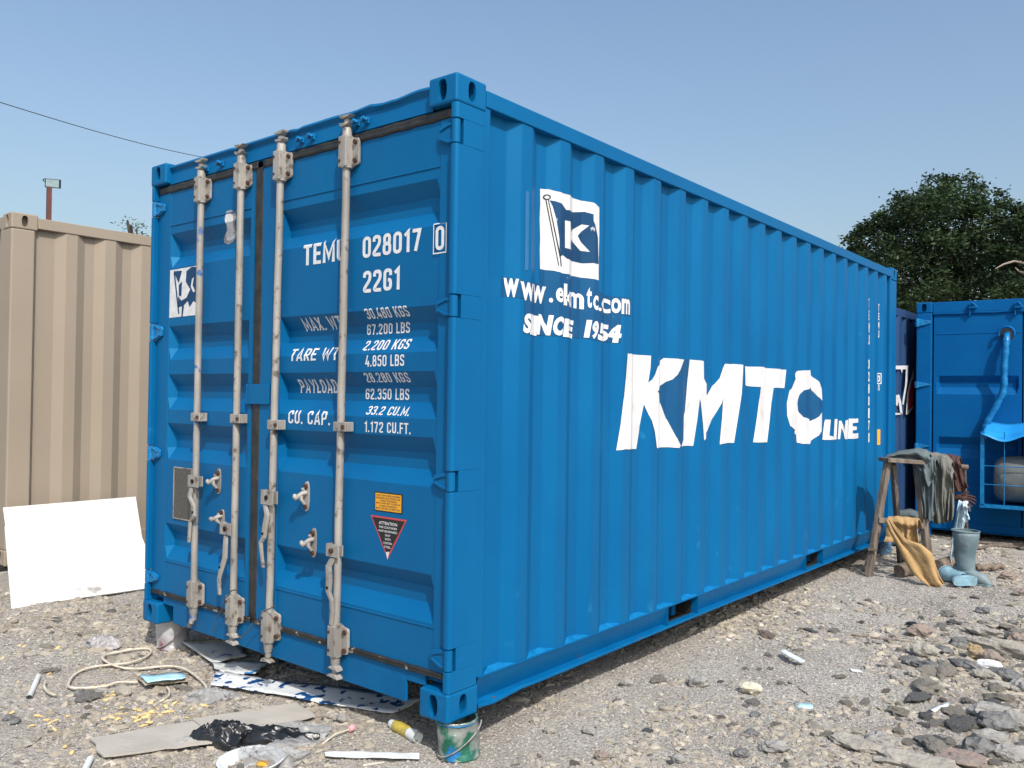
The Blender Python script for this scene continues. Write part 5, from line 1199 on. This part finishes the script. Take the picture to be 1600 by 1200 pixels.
def crumple(name, X, Y, rx, ry, rz_, mt, label, cat, seed, sub=3, rot=0.0, rough_=.35, group=None, sink=.25, smooth=False, freq=3.0):
    from mathutils import noise as mn
    bm = bmesh.new(); bmesh.ops.create_icosphere(bm, subdivisions=sub, radius=1)
    o3 = Vector((seed*3.7, seed*1.3, 0))
    for v in bm.verts:
        n_ = mn.noise(v.co*freq*.5+o3)*rough_*1.2+mn.noise(v.co*freq*1.6+o3)*rough_*.7+mn.noise(v.co*freq*4+o3)*rough_*(.08 if smooth else .3)
        co_ = v.co*(1+n_); co_ = Vector((co_.x*rx, co_.y*ry, co_.z*rz_)); co_.rotate(Matrix.Rotation(rot, 3, 'Z')); v.co = co_
    me = bpy.data.meshes.new(name); bm.to_mesh(me); bm.free(); me.materials.append(M[mt])
    if smooth: me.polygons.foreach_set('use_smooth', [True]*len(me.polygons))
    p_ = gz(X, Y) if X is not None else Y; o = bpy.data.objects.new(name, me); col.objects.link(o); zm = min(v.co.z for v in me.vertices)
    o.location = (p_.x, p_.y, p_.z-zm*(1-sink)); 
    return tag(o, label, cat, group)
def baglump(name, X, Y, rx, ry, rz_, mt, label, cat, seed, rot=.65, sub=5):
    from mathutils import noise as mn
    bm = bmesh.new(); bmesh.ops.create_icosphere(bm, subdivisions=sub, radius=1); o3 = Vector((seed*3.7, seed*1.3, 0))
    for v in bm.verts:
        c0 = v.co.copy(); n_ = mn.noise(c0*1.4+o3)*.45+mn.noise(c0*3.1+o3)*.16
        q_ = Vector((c0.x*rx, c0.y*ry, 0))*(1+n_); top = max(0, c0.z)
        rdg = (1-abs(mn.noise(Vector((c0.x*2.2, c0.y*1.7, 0))+o3)*2))*.5+(1-abs(mn.noise(Vector((c0.x*4+c0.y*2, c0.y*4, 0))+o3)*2))*.22+(1-abs(mn.noise(Vector((c0.x*8, c0.y*8+c0.x*4, 0))+o3)*2))*.07
        z_ = c0.z*rz_*.35+math.sqrt(top)*rz_*rdg*.75
        q_.rotate(Matrix.Rotation(rot, 3, 'Z')); v.co = Vector((q_.x, q_.y, z_))
    me = bpy.data.meshes.new(name); bm.to_mesh(me); bm.free(); me.materials.append(M[mt]); me.polygons.foreach_set('use_smooth', [True]*len(me.polygons))
    p_ = gz(X, Y); o = bpy.data.objects.new(name, me); col.objects.link(o); o.location = (p_.x, p_.y, p_.z+.004); return tag(o, label, cat)
def pipe(name, a, b, r, mt, label, cat, hollow=False, endm=None):
    p0 = gz(*a, r); p1 = gz(*b, r); mb = MB(); mb.tube([p0, p0.lerp(p1, .5), p1], r, 18, cap=not hollow)
    if hollow: mb.tube([p0, p1], r*.86, 18, cap=False); d_ = (p1-p0)*.02; mb.tube([p0+d_, p0+d_*1.1], r*.86, 18, 1); mb.tube([p1-d_, p1-d_*1.1], r*.86, 18, 1)
    o = mb.build(name, [mt, endm or 'near_black']); origin(o); return tag(o, label, cat)
pipe('plastic_pipe', (45.5, 1090), (60, 1057), .0125, 'pvc', 'short white plastic pipe lying left of the cable coil', 'pipe', True)
pipe('plastic_pipe', (129, 1210), (141, 1186), .0125, 'pvc', 'white plastic pipe end at the bottom left beside the grey fibre board', 'pipe', True)
sheet('fibre_board', [(142, 1161), (372, 1121), (350, 1165), (159, 1190)], 10, 3, 'fibre', 'grey fibre board piece nearest the left edge, lying in the rubble', 'board', .001, .008, .022, 2)
sheet('fibre_board', [(300, 1134), (462, 1107), (490, 1128), (352, 1166)], 10, 3, 'fibre', 'grey fibre board piece running under the black plastic bag', 'board', .001, .008, .030, 3)
def cable(pl, r, label, mt='cable', name='cable'):
    P_ = [gz(X, Y, r+.012) for X, Y in pl]; out = []
    for k in range(len(P_)-1):                       # Catmull-Rom
        p0, p1, p2, p3 = P_[max(k-1, 0)], P_[k], P_[k+1], P_[min(k+2, len(P_)-1)]
        for j in range(6):
            t_ = j/6; out.append(.5*((2*p1)+(p2-p0)*t_+(2*p0-5*p1+4*p2-p3)*t_*t_+(3*p1-p0-3*p2+p3)*t_**3))
    out.append(P_[-1]); mb = MB(); mb.tube(out, r, 8); o = mb.build(name, mt); origin(o); return tag(o, label, 'cable')
cable([(215, 1066), (185, 1066), (165, 1072), (135, 1075), (110, 1074), (108, 1066), (118, 1053), (140, 1043), (170, 1039), (200, 1036), (225, 1028), (236, 1019), (232, 1014), (215, 1014), (190, 1018), (170, 1022), (160, 1028), (170, 1036), (190, 1043), (215, 1045), (245, 1042), (270, 1041), (290, 1046), (308, 1058), (320, 1070), (324, 1080)], .0065, 'long cream cable looped over the rubble left of the container')
cable([(72, 1064), (69, 1071), (73, 1080), (80, 1084), (88, 1086)], .006, 'short curved offcut of cream cable near the plastic pipe')
cable([(261, 1074), (265, 1080), (263, 1088), (256, 1093), (250, 1096)], .006, 'short cream cable end sticking out below the pale blue card')
sheet('blue_card', [(218, 1066), (286, 1061), (291, 1070), (232, 1076)], 8, 3, 'cyan', 'pale blue printed card on brown cardboard beside the cable coil', 'card', .002, .003, .03, 4)
sheet('cardboard', [(212, 1060), (288, 1052), (296, 1068), (228, 1074)], 8, 3, 'card', 'torn brown cardboard under the pale blue card', 'cardboard', .003, .003, .014, 5)
crumple('rock', 192, 1087, .048, .035, .026, 'rock_light', 'rounded flat pale stone between cable loop and yellow chips', 'rock', 2, 3, rough_=.12, sink=.2)
baglump('plastic_bag', 160, 1010, .10, .055, .07, 'greybag', 'pale grey crumpled plastic bag above the cable coil', 'plastic bag', 3)
baglump('plastic_bag', 330, 1094, .12, .06, .06, 'clearbag', 'clear crumpled plastic bag left of the spattered sheet', 'plastic bag', 4)
crumple('rubble_lump', 390, 1115, .075, .035, .026, 'rock_light', 'lumpy grey cement crust on the upper edge of the fibre board', 'cement lump', 5, 4, .3, .3)
baglump('black_bag', 350, 1161, .12, .065, .11, 'blackbag', 'crumpled black plastic bag with a lump on the fibre board', 'plastic bag', 6)
baglump('black_bag', 420, 1156, .17, .06, .065, 'blackbag', 'flat glossy black plastic sheet right of the black lump', 'plastic bag', 7)
baglump('plastic_film', 455, 1152, .17, .10, .055, 'clearbag', 'clear printed plastic film around the black plastic', 'plastic film', 8)
baglump('plastic_film', 290, 1166, .06, .035, .04, 'clearbag', 'small clear film corner left of the black lump', 'plastic film', 9)
baglump('plastic_film', 425, 1188, .13, .055, .065, 'clearbag', 'clear printed film folded over the white basin', 'plastic film', 10)
# white basin, partly out of the picture
bc = gz(392, 1200); bs_ = empty('white_basin', (bc.x, bc.y, bc.z), 'shallow white plastic basin cut off by the bottom edge', 'basin')
mb = MB(); n = 40; rows = []
for rr_, zz_ in ((.02, .002), (.085, .002), (.10, .012), (.118, .036), (.126, .038), (.126, .034)): rows.append([(bc.x+rr_*math.cos(a), bc.y+rr_*math.sin(a), bc.z+zz_) for a in [2*PI*j/n for j in range(n+1)]])
mb.grid(rows); mb.build('bowl', 'pvc', bs_, solid=.003)
crumple('foam_scrap', 411, 1197, .028, .02, .014, 'yellow', 'bright yellow scrap lying by the white basin at the bottom edge', 'scrap', 11, 2, .5, .2)
sheet('plastic_strip', [(508, 1181), (655, 1183), (657, 1191), (508, 1187)], 10, 1, 'pvc', 'long white plastic strip at the bottom, left of the green tin', 'strip', .0008, .006, .018, 6)
# silicone tube: body, label, collar
a = gz(612, 1130, .022); b = gz(652, 1152, .022); t_ = empty('sealant_tube', tuple((a+b)/2), 'white and yellow sealant tube lying beside the green tin', 'tube')
mb = MB(); mb.tube([a, a.lerp(b, .12), a.lerp(b, .86)], [.019, .0235, .0235], 20); mb.build('tube_body', 'pvc', t_)
mb = MB(); mb.tube([a.lerp(b, .16), a.lerp(b, .72)], .0242, 20, cap=False); mb.build('tube_print', 'tubey', t_)
mb = MB(); mb.tube([a.lerp(b, .86), a.lerp(b, 1.02)], .026, 20, cap=False); mb.tube([a.lerp(b, .87), a.lerp(b, 1.02)], .0225, 20, cap=False); mb.tube([a.lerp(b, .90), a.lerp(b, .905)], .0225, 20); mb.build('end_collar', 'pvc', t_)
# stick with pink end
a = gz(503, 1163, .006); b = gz(545, 1140, .016); t_ = empty('swab_stick', tuple((a+b)/2), 'thin curved white stick with a pink tip near the spattered sheet', 'stick')
mb = MB(); mb.tube([a, a.lerp(b, .5)+Vector((0, .0, .012)), b], .004, 8); mb.build('shaft', 'cable', t_)
mb = MB(); mb.tube([b, b+(b-a).normalized()*.02, b+(b-a).normalized()*.032], [.012, .016, .006], 10); mb.build('tip', 'pink', t_)
pipe('stick', (500, 1143), (528, 1138), .004, 'cable', 'short thin white stick left of the pink-tipped one', 'stick')
pipe('stick', (567, 1196), (600, 1191), .004, 'cable', 'short thin white stick just below the long plastic strip', 'stick')
# sheets under the door end
sheet('spattered_sheet', [(338, 1056), (660, 1098), (612, 1123), (328, 1076)], 24, 5, 'spatter', 'long white sheet spattered with dark blue paint below the doors', 'sheet', .003, .004, .022, 7)
sheet('painted_paper', [(278, 1006), (372, 1006), (385, 1030), (335, 1042)], 8, 5, 'sheetw', 'white paper smeared blue lying behind the spattered sheet by the left tin', 'paper', .004, .002, .02, 8)
sheet('painted_paper', [(330, 1044), (420, 1040), (400, 1062), (345, 1058)], 8, 5, 'sheetw', 'paint-smeared paper scrap between the spattered sheet and the left tin', 'paper', .004, .002, .025, 9)
# right-hand ground
crumple('crumpled_paper', 1172, 1083, .055, .04, .028, 'paper', 'cream crumpled paper ball lying beside the container shadow', 'paper', 12, 3, .6, .3)
sheet('plastic_strip', [(1219, 1022), (1225, 1020), (1258, 1038), (1251, 1041)], 6, 2, 'pvc', 'white flat strip lying in the middle of the right-hand rubble', 'strip', .001, .004, .016, 10)
sheet('glass_shard', [(1240, 1101), (1268, 1104), (1272, 1112), (1246, 1111)], 4, 2, 'cyan', 'pale blue-grey broken piece below the white strip', 'shard', .002, .004, .016, 11)
sheet('glass_shard', [(1452, 1113), (1475, 1104), (1486, 1106), (1462, 1118)], 4, 2, 'pvc', 'white leaf-shaped shard near the right edge rocks', 'shard', .002, .003, .018, 12)
sheet('glass_shard', [(1328, 1049), (1345, 1052), (1348, 1056), (1330, 1053)], 3, 2, 'pvc', 'tiny pale shard right of the white strip', 'shard', .001, .003, .014, 13)
crumple('brown_rag', 1437, 995, .075, .05, .040, 'rock_brown', 'crumpled brown rag with dark fringe on the right-hand rubble', 'rag', 13, 3, .6, .3)
crumple('black_rag', 1428, 981, .06, .03, .02, 'blackbag', 'black scrap behind the crumpled brown rag', 'rag', 14, 3, .6, .5)
pipe('dark_pipe', (1568, 992), (1625, 1006), .028, 'rock_dark', 'dark pipe among the rocks at the right edge', 'pipe')
pipe('stick', (1330, 992), (1420, 1003), .006, 'log', 'long thin brown stick beside the crumpled brown rag', 'stick')
pipe('stick', (1232, 1066), (1262, 1085), .005, 'log', 'thin twig below the white flat strip', 'stick')
crumple('brick_bit', 1285, 983, .022, .016, .010, 'rock_brown', 'small orange-brown brick fragment left of the long thin stick', 'brick', 15, 2, .2, .25)
# rocks, matched to the ones that stand out (px, py of the base centre, half sizes m, material, label)
rk = [(1445, 1025, .080, .055, .040, 'rock_light', 'blocky pale rock at the left end of the rock pile'),
      (1535, 992, .11, .04, .028, 'rock_light', 'flat pale slab behind the dark pipe'),
      (1500, 1012, .06, .04, .035, 'rock_dark', 'black charred lump behind the ochre stone'),
      (1475, 1020, .05, .035, .025, 'rock_dark', 'dark lump between pale block and charred lump'),
      (1524, 1030, .050, .04, .045, 'rock_ochre', 'yellowish round stone in the middle of the rock pile'),
      (1548, 1035, .07, .045, .035, 'rock_brown', 'reddish stone right of the yellowish one'),
      (1565, 1022, .20, .055, .045, 'rock_light', 'long pale slab across the rock pile'),
      (1592, 1012, .06, .05, .05, 'rock_brown', 'rust-red stone at the right edge above the long slab'),
      (1508, 1045, .09, .03, .03, 'rock_dark', 'dark elongated rock below the yellowish stone'),
      (1545, 1046, .07, .03, .03, 'white_worn', 'lime-spattered whitish rock in the pile'),
      (1540, 1062, .07, .04, .03, 'rock_light', 'angular tan rock below the whitish rock'),
      (1572, 1062, .08, .045, .035, 'rock_dark', 'slate grey rock at the right below the pile'),
      (1560, 1075, .065, .03, .02, 'rock_light', 'thin tan flake below the slate grey rock'),
      (1597, 1080, .06, .05, .035, 'rock_grey', 'grey rock at the right edge under the slate grey one'),
      (1455, 1050, .10, .045, .03, 'rock_dark', 'low dark rubble mound left of the tan rock'),
      (1427, 1056, .035, .028, .02, 'rock_light', 'small pale angular stone left of the dark mound'),
      (1425, 1038, .045, .03, .02, 'rock_dark', 'small dark stone below the blocky pale rock'),
      (1545, 1120, .10, .065, .035, 'rock_grey', 'broad grey rock by the right edge, mid foreground'),
      (1556, 1140, .085, .06, .045, 'rock_dark', 'dark angular rock beneath the broad grey one'),
      (1550, 1160, .07, .05, .03, 'rock_grey', 'bluish grey rock at the lower right'),
      (1530, 1180, .065, .05, .045, 'rock_dark', 'dark pointed rock at the bottom right'),
      (1590, 1135, .08, .06, .04, 'rock_grey', 'grey boulder cut by the right edge'),
      (1580, 1185, .07, .05, .03, 'rock_grey', 'grey-blue rock in the bottom right corner'),
      (1425, 1195, .16, .09, .025, 'rock_light', 'large flat tan slab at the bottom, right of centre'),
      (1500, 1192, .10, .07, .025, 'rock_brown', 'flat reddish slab at the bottom right'),
      (1335, 1165, .11, .06, .022, 'rock_light', 'flat tan slab with cracked edges, lower middle right'),
      (1375, 1165, .06, .05, .03, 'rock_grey', 'grey rough rock beside the cracked tan slab'),
      (1210, 1172, .06, .045, .022, 'rock_grey', 'flat grey rock in the lower foreground right of the tin'),
      (1158, 1182, .032, .025, .018, 'rock_dark', 'small black stone left of the flat grey rock'),
      (1090, 1072, .055, .04, .03, 'rock_grey', 'grey stone beside the container shadow'),
      (978, 1072, .035, .022, .02, 'rock_grey', 'flat dark grey chip at the edge of the container shadow'),
      (1175, 1150, .028, .02, .018, 'rock_dark', 'black pebble pair above the flat grey rock'),
      (1180, 1120, .025, .018, .015, 'rock_dark', 'small black stone below the cream paper'),
      (920, 1145, .030, .024, .015, 'rock_grey', 'grey pebble in the near gravel right of the tin'),
      (858, 1145, .026, .02, .014, 'rock_light', 'pale pebble closest to the green tin'),
      (835, 1130, .024, .02, .016, 'rock_light', 'pinkish pale pebble above the one closest to the tin'),
      (940, 1185, .03, .025, .018, 'rock_brown', 'brown pebble at the bottom edge right of the tin'),
      (1060, 1190, .028, .022, .015, 'rock_grey', 'grey pebble at the bottom edge in mid frame'),
      (1536, 958, .045, .03, .025, 'rock_dark', 'black lump standing alone above the rock pile'),
      (1583, 975, .03, .02, .016, 'rock_dark', 'black chip near the right edge above the rocks'),
      (1490, 935, .035, .025, .015, 'rock_light', 'pale stone in front of the boots'),
      (1350, 945, .04, .03, .015, 'rock_light', 'pale flat stone in front of the ladder foot'),
      (1575, 905, .07, .05, .035, 'rock_brown', 'reddish boulder right of the upright boot'),
      (1595, 930, .05, .04, .03, 'rock_brown', 'purple-brown rock at the right edge behind the pile'),
      (1548, 915, .04, .03, .02, 'rock_grey', 'grey stone just right of the lying boot'),
      (1420, 880, .05, .035, .03, 'rock_grey', 'grey lump beneath the step trestle'),
      (98, 1115, .03, .025, .012, 'rock_grey', 'grey stone below the cable offcut at left'),
      (15, 1125, .025, .02, .014, 'rock_dark', 'dark stone near the left edge'),
      (24, 1131, .022, .02, .014, 'rock_dark', 'dark purple stone right next to the left-edge stone'),
      (155, 1085, .035, .028, .018, 'rock_grey', 'grey stone left of the rounded flat one'),
      (125, 1087, .026, .02, .02, 'rock_dark', 'dark wedge stone under the cable loop'),
      (35, 1165, .045, .03, .01, 'rock_light', 'flat pale stone low on the left'),
      (535, 1128, .035, .03, .02, 'rock_grey', 'grey lump between spattered sheet and pink tip'),
      (520, 1123, .028, .022, .016, 'rock_light', 'pale lump at the lower edge of the spattered sheet')]
for k, (X, Y, rx, ry, rz_, mt, lb) in enumerate(rk):
    crumple('rock', X, Y, rx, ry, rz_, mt, lb, 'rock', 20+k, 3, rot=random.uniform(-.3, .9), rough_=.34, sink=.35, group=None, freq=2.6)
# many ordinary loose stones, copied in a loop from a few shapes
protos = []
for k in range(5):
    o = crumple('loose_stone', None, Vector((0, 0, 0)), 1, .8, .5, ('rock_grey', 'rock_light', 'rock_light', 'rock_dark', 'rock_brown')[k], 'ordinary loose stone among the rubble', 'stone', 90+k, 3, rough_=.42, group='loose stones in the rubble', freq=2.6); protos.append(o)
RR = random.Random(21); used = set()
for k in range(290):
    while True:
        if k >= 225:
            pp = at_z(RR.uniform(1400, 1640), RR.uniform(960, 1205)**1.0, 0); x, y = pp.x, pp.y; d = 5.0; break
        a = yaw+RR.uniform(-.72, .55); d = 2.3*(3.1**RR.random()); x = cx_-math.sin(a)*d; y = cy_+math.cos(a)*d
        if (x > .05 or y < -.12) and x > -4.4 and not (-1.5 < x < -.5 and -.9 < y < .0): break
        if -2.3 < x < -.3 and 0 < y < .6 and RR.random() < .1: break
    j = (k % 5 if RR.random() < .6 else RR.choice((0, 1))) if k < 225 else RR.choice((0, 1, 2, 2, 1, 3)); src = protos[j]
    if j not in used: used.add(j); o = src
    else: o = src.copy(); col.objects.link(o)
    s = (.012 if k < 225 else .016)*(3.2**(RR.random()**(2.2 if k < 225 else 1.5)))*min(1.6, max(.8, d/3)); o.scale = (s*RR.uniform(.8, 1.4), s*RR.uniform(.7, 1.1), s*RR.uniform(.6, 1.1)); o.rotation_euler = (RR.uniform(-.3, .3), RR.uniform(-.3, .3), RR.uniform(0, 6.3)); o.location = (x, y, ghs(x, y)+s*.15)
# yellow foam chips on the left
o0 = crumple('foam_chip', None, Vector((0, 0, 0)), 1, .6, .35, 'foam', 'small yellow foam chip scattered left of the doors', 'foam chip', 97, 1, rough_=.35, group='yellow foam chips in the rubble')
RR = random.Random(5); cents = [(165, 1085), (200, 1118), (225, 1120), (240, 1115), (50, 1012), (20, 1010), (300, 1108), (60, 1118), (190, 1135), (120, 1170), (155, 1090), (100, 1120), (280, 1110), (70, 1055)]
for k in range(120):
    c_ = RR.choice(cents[:4] if RR.random() < .5 else cents); X = c_[0]+RR.gauss(0, 22); Y = c_[1]+RR.gauss(0, 9)
    if not (0 < X < 320 and 990 < Y < 1195): X, Y = 200+RR.uniform(-40, 40), 1118
    o = o0 if k == 0 else o0.copy()
    if k: col.objects.link(o)
    p_ = gz(X, Y); s = RR.uniform(.007, .019); o.scale = (s*1.2, s, s*.8); o.rotation_euler = (RR.uniform(-.4, .4), RR.uniform(-.4, .4), RR.uniform(0, 6)); o.location = (p_.x, p_.y, p_.z+s*.2)
for o in bpy.data.objects:
    if '_o' in o: del o['_o']
